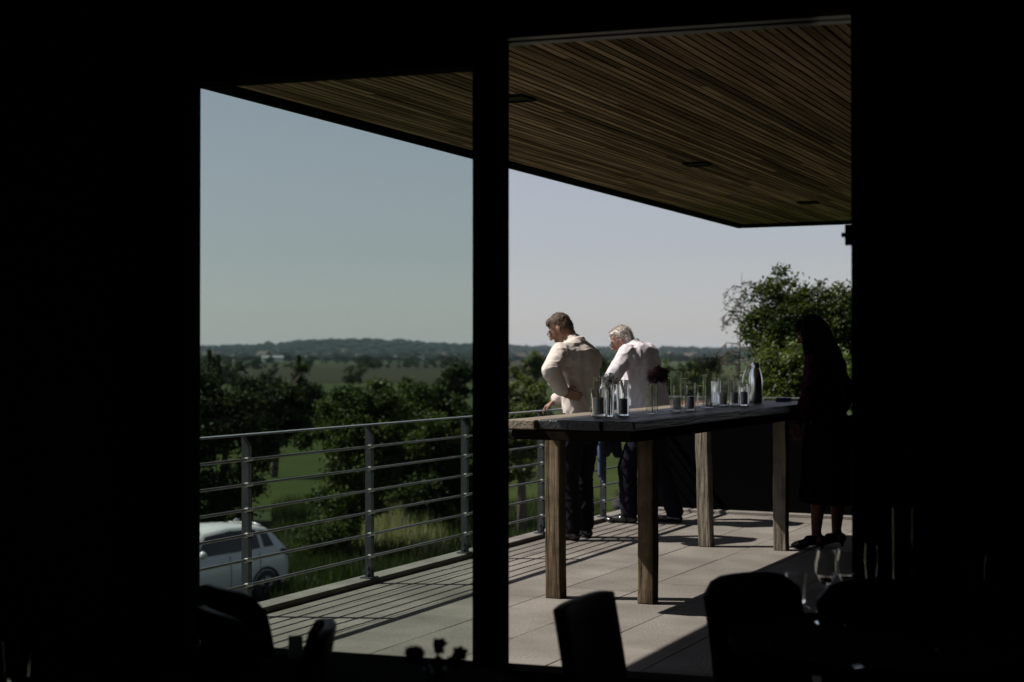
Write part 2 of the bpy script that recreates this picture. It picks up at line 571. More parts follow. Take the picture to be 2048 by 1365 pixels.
# railing
rl = empty('railing', RAIL0, ang)
tag(rl, 'galvanised steel railing with thin horizontal rods along the left edge of the terrace', 'railing')
NR = 7
RH = 1.012
rz = [0.035 + (RH - 0.035) * (k / 7.0) for k in range(1, 8)]
mb = MB()
mb.box(-0.03, 0.03, -5.5, 6.3, RH - 0.007, RH + 0.003)
mb.build('top_rail', M['rail_steel'], rl, bevel=0.001, seg=1)
for k in range(6):
    mb = MB()
    mb.tube([(0.012, -5.5, rz[k]), (0.012, 6.3, rz[k])], 0.0085, 10)
    mb.build('rod', M['rail_steel'], rl)


def rail_col_t(px):
    dr = RV * ((px - 1024) / FPX) + FV
    nn = Vector((RD.y, -RD.x, 0))
    return (dr * (RAIL0.dot(nn) / dr.dot(nn)) - RAIL0).dot(RD)


PT = [rail_col_t(495), rail_col_t(734), rail_col_t(925), rail_col_t(1079), rail_col_t(1207)]
print('POST t', PT)
sp = (PT[4] - PT[0]) / 4
for k in range(-3, 7):
    t = PT[0] + sp * k
    if t > 6.2 or t < -5.3:
        continue
    p1 = MB()
    for dy in (-0.016, 0.009):
        vs = [(-0.027, 0.03), (0.020, 0.03), (0.020, RH - 0.062), (-0.021, RH - 0.008), (-0.027, RH - 0.008)]
        vv = [(x, t + dy, z) for x, z in vs] + [(x, t + dy + 0.008, z) for x, z in vs]
        nn = len(vs)
        p1.add(vv, [tuple(range(nn)), tuple(reversed(range(nn, 2 * nn)))] +
               [(i + nn, (i + 1) % nn + nn, (i + 1) % nn, i)[::1] for i in range(nn)])
    p1.box(-0.045, 0.034, t - 0.05, t + 0.05, 0.0352, 0.043)
    p1.tube([(-0.005, t - 0.03, 0.10), (-0.005, t + 0.03, 0.10)], 0.011, 8)
    p1.tube([(-0.005, t - 0.03, 0.06), (-0.005, t + 0.03, 0.06)], 0.011, 8)
    po = p1.build('post', M['steel'], rl)
    for z in rz[:6]:
        c = MB()
        c.tube([(0.012, t - 0.036, z), (0.012, t + 0.024, z)], 0.0125, 12)
        c.build('clamp', M['steel_light'], po)

# far end balustrade
eb = empty('end_balustrade', (-5.1, DY1, 0))
tag(eb, 'dark solid balustrade closing the far end of the terrace behind the tall table', 'balustrade')
mb = MB()
mb.box(0.0, 5.6, 0.02, 0.05, 0.03, 0.92)
mb.build('panel', M['panel_black'], eb)
mb = MB()
mb.box(0.0, 5.6, 0.01, 0.06, 1.06, 1.072)
mb.build('top_rail', M['rail_steel'], eb)
for k in range(4):
    mb = MB()
    mb.box(0.06 + 1.6 * k, 0.072 + 1.6 * k, 0.055, 0.105, 0.0, 1.058)
    mb.build('post', M['steel'], eb)
mb = MB()
mb.box(-5.1, 0.5, DY1 - 0.10, DY1 + 0.15, -0.4, 0.028)
tag(mb.build('end_kerb', M['kerb'], bevel=0.004), kind='structure')

# ------------------------------------------------------------------ roof
RZ = 2.86
RDIR = math.radians(0.75)                    # the roof is a touch out of line with the paving
corner = at(1480, 450, FPX * (RZ - H) / (HOR - 450))
roof = empty('canopy_roof', (corner.x, corner.y, RZ), RDIR)
tag(roof, 'wide overhanging terrace roof with a slatted timber soffit and thin dark edge', 'roof')
ROOF_Y0 = 5.16 - corner.y
mb = MB()
pitch = 0.050
x = 0.05
while x < 6.2:
    y = -0.05
    while y > ROOF_Y0 - 3.0:
        ln = rnd.uniform(1.8, 5.0)
        y2 = max(y - ln, ROOF_Y0 - 3.0)
        zz = rnd.uniform(0, 0.003)
        mb.box(x, x + pitch - 0.011, y2 + 0.004, y, zz, 0.02 + zz)
        y = y2
    x += pitch
# the boards stop at the building wall for x past the room corner
mb.build('soffit', M['soffit'], roof)
mb = MB()
mb.box(0.0, 6.25, ROOF_Y0 - 3.05, 0.0, 0.03, 0.32)
mb.build('roof_slab', M['roof_dark'], roof)
mb = MB()
mb.box(-0.03, -0.001, ROOF_Y0 - 3.05, 0.03, -0.035, 0.36)
mb.box(-0.001, 6.25, 0.001, 0.03, -0.035, 0.36)
mb.build('fascia', M['fascia'], roof)
Mi = (Matrix.Translation(roof.location) @ Matrix.Rotation(RDIR, 4, 'Z')).inverted()
dl = [(1395, 327), (1617, 404), (1030, 195)]
for px, py in dl:
    p = Mi @ at(px, py, FPX * (RZ - H) / (HOR - py))
    mb = MB()
    s, q = 0.088, 0.010
    mb.box(p.x - s, p.x + s, p.y - s, p.y - s + q, -0.014, -0.002)
    mb.box(p.x - s, p.x + s, p.y + s - q, p.y + s, -0.014, -0.002)
    mb.box(p.x - s, p.x - s + q, p.y - s + q, p.y + s - q, -0.014, -0.002)
    mb.box(p.x + s - q, p.x + s, p.y - s + q, p.y + s - q, -0.014, -0.002)
    mb.box(p.x - s + q, p.x + s - q, p.y - s + q, p.y + s - q, -0.006, -0.003)
    o = mb.build('downlight', M['fascia'], roof)

# ------------------------------------------------------------------ the dark room the photo is taken from
WROT = math.radians(7.0)                     # the room front is not square to the terrace
WP = on_Y(981, HOR, 5.0)
WP.z = 0
WU = Vector((math.cos(WROT), math.sin(WROT), 0))
WN = Vector((-math.sin(WROT), math.cos(WROT), 0))
WM = Matrix.Translation(WP) @ Matrix.Rotation(WROT, 4, 'Z')
FLZ = -0.15
CEIL = 3.05
WT = 0.12


def on_wall(px, py, ly):
    dr = RV * ((px - 1024) / FPX) + FV
    d = (WP + WN * ly).dot(WN) / dr.dot(WN)
    q = at(px, py, d)
    return (q - WP).dot(WU), q.z


XL = on_wall(400.5, HOR, WT)[0]
XM0, XM1 = on_wall(945, HOR, 0)[0], on_wall(1018, HOR, WT)[0]
XR = on_wall(1703, HOR, 0)[0]
ZL0, ZR0 = on_wall(800, 1311, WT)[1], on_wall(1075, 1329, WT)[1]
ZL1, ZR1 = on_wall(720, 157, WT)[1], on_wall(1018, 92, WT)[1]
print('WALL', XL, XM0, XM1, XR, ZL0, ZR0, ZL1, ZR1)
RX0, RX1, RY0 = XL - 0.15, 5.4, -7.8


def wall_obj(name, boxes, m, label=None, cat=None, kind=None):
    mb = MB()
    for b_ in boxes:
        mb.box(*b_)
    o = mb.build(name, m)
    o.location = WP
    o.rotation_euler = (0, 0, WROT)
    return tag(o, label, cat, None, kind)


wall_obj('room_floor', [(RX0, RX1, RY0, WT, FLZ - 0.2, FLZ)], M['black_floor'], kind='structure')
wall_obj('room_ceiling', [(RX0, RX1, RY0, WT, CEIL, CEIL + 0.25)], M['black_wall'], kind='structure')
wall_obj('side_wall', [(RX0 - 0.14, RX0, RY0, WT, FLZ - 0.2, CEIL + 0.25)], M['black_wall'], 'unlit dark wall on the left of the room', 'wall')
wall_obj('side_wall', [(RX1, RX1 + 0.14, RY0, WT, FLZ - 0.2, CEIL + 0.25)], M['black_wall'], 'unlit dark wall on the right of the room', 'wall')
wall_obj('back_wall', [(RX0, RX1, RY0 - 0.14, RY0, FLZ - 0.2, CEIL + 0.25)], M['black_wall'], 'dark wall behind the photographer', 'wall')
wall_obj('front_wall', [(RX0, XL, 0, WT, FLZ, CEIL), (XL, XM0, 0, WT, FLZ, ZL0), (XL, XM0, 0, WT, ZL1, CEIL), (XM0, XM1, 0, WT, FLZ, CEIL),
                        (XM1, XR, 0, WT, FLZ, ZR0), (XM1, XR, 0, WT, ZR1 + 0.03, CEIL), (XR, RX1, 0, WT, FLZ, CEIL)], M['black_wall'],
         'black wall and broad mullion framing the two tall openings', 'wall')
# tinted fixed window on the left
c = WM @ Vector(((XL + XM0) / 2, WT - 0.03, ZL0))
fw = empty('tinted_window', c, WROT)
tag(fw, 'tall fixed window with green grey tinted glass left of the mullion', 'window')
hw = (XM0 - XL) / 2
mb = MB()
mb.box(-hw - 0.012, hw + 0.012, -0.006, 0.006, -0.012, ZL1 - ZL0 + 0.012)
mb.build('pane', M['pane'], fw)
# open right hand bay with its metal head rail
c = WM @ Vector(((XM1 + XR) / 2, WT / 2, ZR0))
dw = empty('open_window', c, WROT)
tag(dw, 'tall open window bay right of the mullion with a bright metal head rail', 'window')
hw2 = (XR - XM1) / 2
mb = MB()
zt = ZR1 - ZR0
mb.box(-hw2 + 0.003, hw2 - 0.003, -0.058, -0.012, zt + 0.004, zt + 0.0285)
mb.box(-hw2 + 0.003, hw2 - 0.003, 0.004, 0.058, zt, zt + 0.0285)
mb.build('head_rail', M['alu'], dw, bevel=0.002)
hz = on_wall(1697, 470, 0.02)[1]
mb = MB()
mb.box(hw2 - 0.022, hw2 - 0.002, -0.05, -0.03, hz - ZR0 - 0.035, hz - ZR0 + 0.035)
mb.tube([(hw2 - 0.02, -0.04, hz - ZR0), (hw2 - 0.034, -0.04, hz - ZR0)], 0.008, 10)
mb.build('catch', M['black_frame'], dw)
mb = MB()
mb.box(0.75, 0.9, 6.2, 16.0, -0.4, 2.84)  # out of view; added so the soffit stays dark towards the right
tag(mb.build('building_wing', M['black_wall']), 'dark wing of the building along the right side of the terrace', 'building')

# ------------------------------------------------------------------ tall timber table
TZ = 1.09
tb = empty('bar_table', (-3.46, 9.87, 0), 0.0)
tag(tb, 'long chest high table of rough timber beams standing on the sunny terrace', 'table')
LEGS = [(1105, 1197), (1290, 1208), (1408, 1094), (1558, 1102)]
for i, (px, py) in enumerate(LEGS):
    p = on_z(px, py, 0.0)
    p += Vector((0, 0.049, 0))
    lx, ly = p.x - tb.location.x, p.y - tb.location.y
    mb = MB()
    zs = [0, 0.15, 0.3, 0.45, 0.6, 0.75, 0.9, 0.971]
    hwx = 0.049
    prev = None
    vs, fs = [], []
    for z in zs:
        jx, jy = rnd.uniform(-0.003, 0.003), rnd.uniform(-0.003, 0.003)
        lean = (0.028 if i == 2 else 0.0) * (z - 0)
        for (sx, sy) in ((-1, -1), (1, -1), (1, 1), (-1, 1)):
            vs.append((lx + sx * (hwx + rnd.uniform(-0.002, 0.002)) + jx - lean, ly + sy * hwx + jy, z))
    for k in range(len(zs) - 1):
        for c in range(4):
            fs.append((k * 4 + c, k * 4 + (c + 1) % 4, (k + 1) * 4 + (c + 1) % 4, (k + 1) * 4 + c))
    fs.append((3, 2, 1, 0))
    fs.append(tuple((len(zs) - 1) * 4 + c for c in range(4)))
    mb.add(vs, fs)
    mb.build('leg', M['timber'] if i < 2 else M['timber_grey'], tb, bevel=0.006)
TX0, TX1, TY0, TY1 = -3.83, -3.05, 7.92, 12.15
nb = 4
for k in range(nb):
    mb = MB()
    wdt = (TX1 - TX0) / nb
    a = TX0 + k * wdt - tb.location.x
    nseg = 14
    vs, fs = [], []
    y0 = TY0 + (0.0 if k == 0 else 0.015 + 0.02 * (k % 2)) - tb.location.y
    y1 = TY1 + rnd.uniform(-0.03, 0.03) - tb.location.y
    for s in range(nseg + 1):
        y = y0 + (y1 - y0) * s / nseg
        j = rnd.uniform(-0.002, 0.002)
        zt = TZ - 0.0 + rnd.uniform(-0.0025, 0.001)
        for (xx, z) in ((a + 0.002, 1.035), (a + wdt - 0.002 + j, 1.035), (a + wdt - 0.002 + j, zt), (a + 0.002, zt)):
            vs.append((xx, y, z))
    for s in range(nseg):
        for c in range(4):
            fs.append((s * 4 + c, (s + 1) * 4 + c, (s + 1) * 4 + (c + 1) % 4, s * 4 + (c + 1) % 4))
    fs.append((0, 1, 2, 3))
    fs.append(tuple(nseg * 4 + c for c in (3, 2, 1, 0)))
    mb.add(vs, fs)
    mb.build('plank', M['table_top'] if k == 0 else M['table_dark'], tb, bevel=0.006)  # first plank coloured as sunlit, the rest as roof-shaded
mb = MB()
AX, AY = tb.location.x, tb.location.y
for yy in (TY0 + 0.08, TY1 - 0.12):
    mb.box(TX0 + 0.03 - AX, TX1 - 0.02 - AX, yy - 0.04 - AY, yy + 0.04 - AY, 0.975, 1.034)
for xx in (TX0 + 0.085, TX1 - 0.075):
    mb.box(xx - 0.05 - AX, xx + 0.05 - AX, TY0 + 0.121 - AY, TY1 - 0.161 - AY, 0.972, 1.034)
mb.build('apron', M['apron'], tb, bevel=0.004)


# ------------------------------------------------------------------ things on the tall table
def square_vase(name, w_, h_, m, parent=None, thick=0.004):
    """open-topped square glass"""
    mb = MB()
    a, b = w_ / 2, w_ / 2 - thick
    sq = lambda r, z: [(-r, -r, z), (r, -r, z), (r, r, z), (-r, r, z)]
    vs = sq(a, 0) + sq(a, h_) + sq(b, h_) + sq(b, thick * 2.5)
    fs = [(3, 2, 1, 0)]
    for lo in (0, 4, 8):
        for c in range(4):
            fs.append((lo + c, lo + (c + 1) % 4, lo + 4 + (c + 1) % 4, lo + 4 + c))
    fs.append((12, 13, 14, 15))
    mb.add(vs, fs)
    return mb.build(name, m, parent, bevel=0.0012, seg=2)


def round_glass(name, r0, r1, h_, m, thick=0.003):
    mb = MB()
    pr = [(0.0005, 0), (r0 * 0.95, 0), (r0, 0.004), (r1, h_ - 0.001), (r1 - thick / 2, h_), (r1 - thick, h_ - 0.001), (r0 - thick, 0.012),
          (0.0005, 0.010)]
    mb.lathe(pr, n=28)
    return mb.build(name, m)


def px_size(npx, d):
    return npx / FPX * d


def put(o, px, py, rz=0.0):
    p = on_z(px, py, TZ)
    o.location = (p.x, p.y, TZ + 0.0012)
    o.rotation_euler = (0, 0, rz)
    return FPX * (H - TZ) / (py - HOR)


GL = 'glassware on the tall table'
# name, px centre, py base, py top, px width, kind, label
glasses = [
    ('candle_glass', 1197, 833, 778, 36, 'r', 'short round candle glass at the near end of the tall table'),
    ('candle_glass', 1196, 826, 757, 27, 's', 'square glass standing behind the short round one at the near end'),
    ('flower_vase', 1219, 834, 768, 20, 'r', 'narrow glass vase holding the white baby\'s breath'),
    ('candle_glass', 1232, 826, 764, 24, 's', 'square glass half hidden behind the white baby\'s breath'),
    ('candle_glass', 1246, 832, 761, 28, 'r', 'tall round candle glass right of the white baby\'s breath'),
    ('flower_vase', 1304, 828, 770, 22, 's', 'slim square bud vase holding the dark dahlia'),
    ('candle_glass', 1353, 823, 743, 24, 's', 'tallest square candle glass in the middle of the tall table'),
    ('candle_glass', 1381, 821, 767, 25, 's', 'low square candle glass right of the tallest glass'),
    ('flower_vase', 1418, 816, 750, 27, 's', 'square glass vase holding the dried grey brown sprays'),
    ('candle_glass', 1446, 812, 751, 25, 's', 'square candle glass just right of the dried sprays'),
    ('candle_glass', 1458, 807, 764, 22, 's', 'small square glass behind the pair nearest the steel jug'),
    ('candle_glass', 1469, 811, 761, 26, 'r', 'round candle glass second from the steel jug'),
    ('candle_glass', 1403, 813, 772, 20, 's', 'low square glass behind the vase of dried sprays'),
    ('candle_glass', 1488, 812, 768, 22, 'r', 'small round candle glass in front of the steel jug'),
    ('candle_glass', 1209, 824, 766, 26, 's', 'broad square glass at the back of the near end cluster'),
    ('candle_glass', 1366, 814, 758, 20, 's', 'slim square glass standing behind the two candle glasses in the middle'),
    ('candle_glass', 1431, 809, 757, 22, 'r', 'slim round glass behind the dried sprays and the glass beside them'),
    ('candle_glass', 1479, 806, 770, 20, 's', 'little square glass tucked behind the small round one by the jug'),
]
gpos = []
for (nm, px, py, pt, pw, kd, lab) in glasses:
    d = FPX * (H - TZ) / (py - HOR)
    hh = px_size(py - pt, d)
    ww = px_size(pw, d)
    if kd == 's':
        o = square_vase(nm, ww * 0.80, hh, M['glass'])
        r = rnd.uniform(-0.25, 0.25)
    else:
        o = round_glass(nm, ww * 0.44, ww * 0.5, hh, M['glass'])
        r = 0
    put(o, px, py, r)
    tag(o, lab, 'vase' if nm == 'flower_vase' else 'candle glass', GL)
    gpos.append((o.location.copy(), ww, hh, d, kd))


def candle(gi, hpx, wpx, lab):
    p, ww, hh, d, kd = gpos[gi]
    r = min(px_size(wpx, d) / 2, ww * 0.37)
    h_ = px_size(hpx, d)
    t = empty('pillar_candle', (p.x, p.y, p.z + 0.0135))
    tag(t, lab, 'candle', 'grey candles in glasses')
    mb = MB()
    mb.lathe([(0.0003, 0), (r * 0.97, 0), (r, 0.003), (r, h_ - 0.004), (r * 0.94, h_), (r * 0.5, h_ - 0.004), (0.0003, h_ - 0.005)], n=24)
    mb.build('wax', M['candle'], t)
    mb = MB()
    mb.tube([(0, 0, h_ - 0.008), (0.001, 0, h_ + 0.004), (0.003, 0.001, h_ + 0.009)], 0.0012, 6)
    mb.build('wick', M['wick'], t)
    return t


candle(0, 33, 21, 'grey pillar candle in the short round glass at the near end of the table')
candle(1, 26, 16, 'grey candle in the square glass behind the near round one')
candle(4, 30, 18, 'dark grey candle in the round glass right of the white flowers')
candle(6, 23, 16, 'grey candle in the tallest square glass')
candle(7, 23, 15, 'grey candle in the low square glass right of the tallest glass')
candle(9, 22, 14, 'grey candle in the square glass right of the dried sprays')
candle(11, 22, 14, 'grey candle in the round glass second from the steel jug')
candle(13, 24, 13, 'dark grey candle in the small glass in front of the steel jug')


def spray(name, gi, spread, hgt, nst, nfl, m, size, lab, cat='flowers'):
    p, ww, hh, d, kd = gpos[gi]
    t = empty(name, (p.x, p.y, p.z + 0.012))
    tag(t, lab, cat)
    st, fl = MB(), MB()
    for i in range(nst):
        a = rnd.uniform(0, 6.28)
        r = spread * math.sqrt(rnd.random())
        b = Vector((rnd.uniform(-1, 1) * ww * 0.2, rnd.uniform(-1, 1) * ww * 0.2, 0))
        m1 = Vector((b.x * 0.8, b.y * 0.8, hh * 0.8))
        tip = Vector((math.cos(a) * r, math.sin(a) * r, hh * 0.9 + hgt * rnd.uniform(0.35, 1.0)))
        if i == 0:
            m1 = m1 * 1.0
        st.tube([b, m1, (m1 + tip) / 2 + Vector((0, 0, 0.004)), tip], [0.0014, 0.0012, 0.0009, 0.0006], 5)
        for j in range(nfl):
            q = tip + Vector((rnd.gauss(0, 1), rnd.gauss(0, 1), rnd.gauss(0, 0.9))) * (spread * 0.28)
            if q.z < hh * 0.8:
                q.z = hh * 0.8 + rnd.uniform(0, 0.02)
                q.x *= 0.5
                q.y *= 0.5
            st.tube([(m1 + tip * 2) / 3, q], 0.0005, 3, cap=False)
            s = size * rnd.uniform(0.6, 1.2)
            fl.add([q + v * s for v in ico_v], ico_f, 0, True)
    st.build('stems', M['stem'], t)
    fl.build('blossoms', m, t)
    return t


spray('gypsophila', 2, 0.055, 0.045, 13, 12, M['petal_white'], 0.0062, 'spray of small white baby\'s breath at the near end of the table')
spray('dried_spray', 8, 0.088, 0.125, 24, 19, M['petal_dried'], 0.0036, 'airy dried grey brown spray fanning out above its vase')
# dahlia
p, ww, hh, d, kd = gpos[5]
t = empty('dahlia', (p.x, p.y, p.z + 0.012))
tag(t, 'large dark red dahlia drooping from the slim bud vase', 'flower')
mb = MB()
hc = Vector((0.035, 0.012, hh + 0.045))
mb.tube([(0, 0, 0), (0.002, 0, hh * 0.8), (0.008, 0.004, hh + 0.01), hc], 0.0025, 7)
mb.tube([(0.006, -0.004, 0), (-0.004, 0, hh * 0.9)], 0.002, 6)
mb.build('stem', M['stem'], t)
mb = MB()
for i in range(150):
    z = 1 - 1.75 * (i + 0.5) / 150
    a = i * 2.39996
    dr = Vector((math.sqrt(max(0, 1 - z * z)) * math.cos(a), math.sqrt(max(0, 1 - z * z)) * math.sin(a), z))
    R = 0.082 * rnd.uniform(0.85, 1.12) * (1.0 if z < 0.6 else 0.8)
    tip = hc + dr * R * (Vector((1.25, 1.25, 0.95)).length / 2.0)
    root = hc + dr * 0.012
    sd_ = dr.cross(Vector((0, 0, 1)) + Vector((0.1, 0.2, 0))).normalized() * 0.0125
    cup = Vector((0, 0, 0.006))
    mid = (root * 0.4 + tip * 0.6)
    mb.add([root, mid + sd_ + cup, tip, mid - sd_ + cup, mid - cup * 0.2], [(0, 1, 4), (1, 2, 4), (2, 3, 4), (3, 0, 4)], 0, True)
mb.build('petals', M['dahlia'], t)

# steel vacuum jug
jd = FPX * (H - TZ) / (806.0 - HOR)
jp = on_z(1511, 806, TZ)
jug = empty('steel_jug', (jp.x, jp.y, TZ + 0.001), YAW)
tag(jug, 'polished steel vacuum jug with a curved handle near the far end of the table', 'jug')
jh = px_size(80, jd)
jr = px_size(14, jd)
mb = MB()
mb.lathe([(0.001, 0), (jr * 0.92, 0), (jr, 0.01), (jr, jh * 0.50), (jr * 0.97, jh * 0.60), (jr * 0.84, jh * 0.72), (jr * 0.64, jh * 0.82), (jr * 0.56, jh * 0.86)], n=32)
mb.build('body', M['chrome'], jug)
mb = MB()
mb.lathe([(jr * 0.57, jh * 0.865), (jr * 0.66, jh * 0.88), (jr * 0.66, jh * 0.95), (jr * 0.5, jh), (0.001, jh)], n=28)
mb.tube([(jr * 0.5, 0, jh * 0.9), (jr * 0.95, 0, jh * 0.96)], [0.012, 0.008], 10)
mb.build('lid', M['chrome'], jug)
mb = MB()
hpts = [(-jr * 0.55, 0, jh * 0.90), (-jr * 1.15, 0, jh * 0.87), (-jr * 1.70, 0, jh * 0.68), (-jr * 1.85, 0, jh * 0.42), (-jr * 1.5, 0, jh * 0.22), (-jr * 0.98, 0, jh * 0.17)]
mb.tube(hpts, 0.009, 10, flat=0.7, side=(0, 1, 0))
mb.build('handle', M['chrome'], jug)
# folded napkins at the far end
np_ = on_z(1566, 803, TZ)
mb = MB()
for k in range(4):
    mb.box(-0.06 + 0.002 * k, 0.06 + 0.001 * k, -0.06, 0.06 - 0.003 * k, 0.0015 + 0.007 * k, 0.0075 + 0.007 * k)
o = mb.build('napkin_stack', M['blue_lining'], bevel=0.002)
o.location = (np_.x, np_.y, TZ)
o.rotation_euler = (0, 0, 0.3)
tag(o, 'small stack of folded blue napkins beside the woman at the far end of the table', 'napkins')


# ------------------------------------------------------------------ people
def capsule(bm, p0, p1, r0, r1, side=None, flat=1.0, n=16, hs_=5):
    p0, p1 = Vector(p0), Vector(p1)
    ax = p1 - p0
    L = ax.length
    t = ax.normalized() if L > 1e-6 else Vector((0, 0, 1))
    u = Vector(side) if side is not None else t.orthogonal()
    u = (u - t * u.dot(t)).normalized()
    v = t.cross(u)
    rings_ = []
    for i in range(hs_ + 1):
        a = -math.pi / 2 + (math.pi / 2) * i / hs_
        rings_.append((p0 + t * (r0 * math.sin(a)), r0 * math.cos(a)))
    for i in range(hs_ + 1):
        a = (math.pi / 2) * i / hs_
        rings_.append((p1 + t * (r1 * math.sin(a)), r1 * math.cos(a)))
    prev = None
    for c, r in rings_:
        r = max(r, 1e-4)
        ring = [bm.verts.new(c + (u * math.cos(2 * math.pi * k / n) + v * (math.sin(2 * math.pi * k / n) * flat)) * r) for k in range(n)]
        if prev is None:
            bm.faces.new(list(reversed(ring)))
        else:
            for k in range(n):
                bm.faces.new((prev[k], prev[(k + 1) % n], ring[(k + 1) % n], ring[k]))
        prev = ring
    bm.faces.new(prev)


def ell(bm, c, r, rot=None):
    mt = Matrix.Translation(Vector(c))
    if rot is not None:
        mt = mt @ rot.to_4x4()
    mt = mt @ Matrix.Diagonal((*r, 1))
    bmesh.ops.create_uvsphere(bm, u_segments=20, v_segments=14, radius=1, matrix=mt)


SCR = bpy.data.scenes.new('scratch')


def organic(name, fill, m, parent, voxel=0.008, smooth=3, wob=None, cut=None):
    """fill(bm) adds overlapping closed solids; they are fused into one continuous skin"""
    bm = bmesh.new()
    fill(bm)
    bmesh.ops.recalc_face_normals(bm, faces=bm.faces)
    me = bpy.data.meshes.new(name)
    bm.to_mesh(me)
    bm.free()
    o = bpy.data.objects.new(name, me)
    SCR.collection.objects.link(o)
    r = o.modifiers.new('r', 'REMESH')
    r.mode = 'VOXEL'
    r.voxel_size = voxel
    if smooth:
        s = o.modifiers.new('s', 'SMOOTH')
        s.factor = 0.5
        s.iterations = smooth
    SCR.view_layers[0].update()
    dg = SCR.view_layers[0].depsgraph
    me2 = bpy.data.meshes.new_from_object(o.evaluated_get(dg))
    bpy.data.objects.remove(o)
    bpy.data.meshes.remove(me)
    me2.name = name
    if wob is not None:
        nv = len(me2.vertices)
        co = np.zeros(nv * 3, dtype=np.float32)
        no = np.zeros(nv * 3, dtype=np.float32)
        me2.vertices.foreach_get('co', co)
        me2.vertices.foreach_get('normal', no)
        co, no = co.reshape(-1, 3), no.reshape(-1, 3)
        am = np.array([wob(Vector(q)) for q in co.tolist()], dtype=np.float32)
        me2.vertices.foreach_set('co', (co + no * am[:, None]).ravel())
        me2.update()
    if cut is not None:
        b2 = bmesh.new()
        b2.from_mesh(me2)
        for (pt, nrm) in cut:
            bmesh.ops.bisect_plane(b2, geom=list(b2.verts) + list(b2.edges) + list(b2.faces), plane_co=Vector(pt), plane_no=Vector(nrm), clear_outer=True)
        b2.to_mesh(me2)
        b2.free()
    me2.materials.clear()
    me2.materials.append(m)
    for pl in me2.polygons:
        pl.use_smooth = True
    o2 = bpy.data.objects.new(name, me2)
    return link(o2, parent)


def folds(amp, s, seed=0.0, k=1.0):
    def f(co):
        q = Vector((co.x * s, co.y * s, co.z * s * 0.45)) + Vector((seed, seed * 1.7, 0))
        q2 = Vector((co.x * s * 2.3 + co.z * s, co.y * s * 2.3, co.z * s * 1.4)) + Vector((seed + 5, 0, 0))
        q3 = Vector(((co.x + co.y) * s * 0.5 + co.z * s * 0.9, (co.x - co.y) * s * 1.1, co.z * s * 0.5 - co.x * s)) + Vector((seed * 3, 1, 2))
        rg = max(0.0, 1 - abs(noise.noise(q3)) * 5.0)
        return amp * ((1 - abs(noise.noise(q)) * 2) * 0.7 + noise.noise(q2) * 0.6 * k + rg * 0.9)
    return f


def hand(bm, wrist, direc, palm_n, curl=0.5, side=1, s=1.0):
    """palm plus five separate fingers; palm_n = direction the palm faces"""
    d = Vector(direc).normalized()
    nrm = Vector(palm_n)
    nrm = (nrm - d * nrm.dot(d)).normalized()
    lat = d.cross(nrm) * side            # towards the thumb
    w0 = Vector(wrist)
    pal = w0 + d * 0.085 * s
    for k in (-1.5, -0.5, 0.5, 1.5):
        capsule(bm, w0 + d * 0.01 + lat * (k * 0.014 * s), pal + lat * (k * 0.0195 * s), 0.015 * s, 0.0125 * s)
    lens = [0.062, 0.073, 0.078, 0.070]
    for i, k in enumerate((-1.5, -0.5, 0.5, 1.5)):
        p = pal + lat * (k * 0.0205 * s)
        dd = d
        L = lens[i] * s
        for j, fr in enumerate((0.45, 0.32, 0.23)):
            ang_ = curl * (0.5 + 0.5 * j) * (1 + 0.08 * i)
            dd = (Quaternion(d.cross(nrm), ang_).to_matrix() @ dd) if j or curl else dd
            q = p + dd * (L * fr)
            capsule(bm, p, q, (0.0094 - 0.0009 * j) * s, (0.0089 - 0.0012 * j) * s, n=10, hs_=3)
            p = q
    th = w0 + d * 0.03 + lat * 0.026 * s
    t1 = th + (d * 0.7 + lat * 0.7 + nrm * 0.25).normalized() * 0.04 * s
    t2 = t1 + (d * 0.95 + lat * 0.2 + nrm * 0.35).normalized() * 0.032 * s
    capsule(bm, th, t1, 0.014 * s, 0.0115 * s, n=10, hs_=3)
    capsule(bm, t1, t2, 0.0110 * s, 0.0090 * s, n=10, hs_=3)


def head_solids(bm, hc, R, jaw=1.0):
    """hc: middle of the skull, R: 3x3 head rotation (x forward, y left, z up)"""
    P = lambda x, y, z: Vector(hc) + R @ Vector((x, y, z))
    ell(bm, P(-0.012, 0, 0.03), (0.098, 0.076, 0.092), R)
    ell(bm, P(0.022, 0, -0.005), (0.074, 0.066, 0.095), R)
    ell(bm, P(0.040, 0, -0.062), (0.048, 0.050 * jaw, 0.050), R)
    ell(bm, P(0.070, 0, -0.095), (0.020, 0.024, 0.018), R)
    for s in (1, -1):
        ell(bm, P(0.052, s * 0.032, -0.026), (0.034, 0.024, 0.028), R)
        ell(bm, P(-0.002, s * 0.078, -0.012), (0.020, 0.009, 0.031), R)
        ell(bm, P(0.004, s * 0.079, -0.034), (0.011, 0.008, 0.014), R)
        ell(bm, P(0.082, s * 0.032, 0.030), (0.014, 0.026, 0.009), R)
        ell(bm, P(0.076, s * 0.031, 0.010), (0.013, 0.015, 0.011), R)
    capsule(bm, P(0.088, 0, 0.020), P(0.112, 0, -0.024), 0.010, 0.014)
    for s in (1, -1):
        ell(bm, P(0.103, s * 0.011, -0.030), (0.011, 0.009, 0.008), R)
    ell(bm, P(0.088, 0, -0.053), (0.013, 0.026, 0.006), R)
    ell(bm, P(0.086, 0, -0.066), (0.012, 0.022, 0.007), R)


def face_parts(root, hc, R, hair_m):
    P = lambda x, y, z: Vector(hc) + R @ Vector((x, y, z))
    for s in (1, -1):
        mb = MB()
        mb.add([P(0.083, s * 0.031, 0.010) + (R @ v) * 0.0105 for v in ico_v], ico_f, 0, True)
        mb.build('eye', EYE, root)


EYE = mat('eye', (0.5, 0.48, 0.45), 0.1, col2=(0.06, 0.04, 0.03), scale=60)


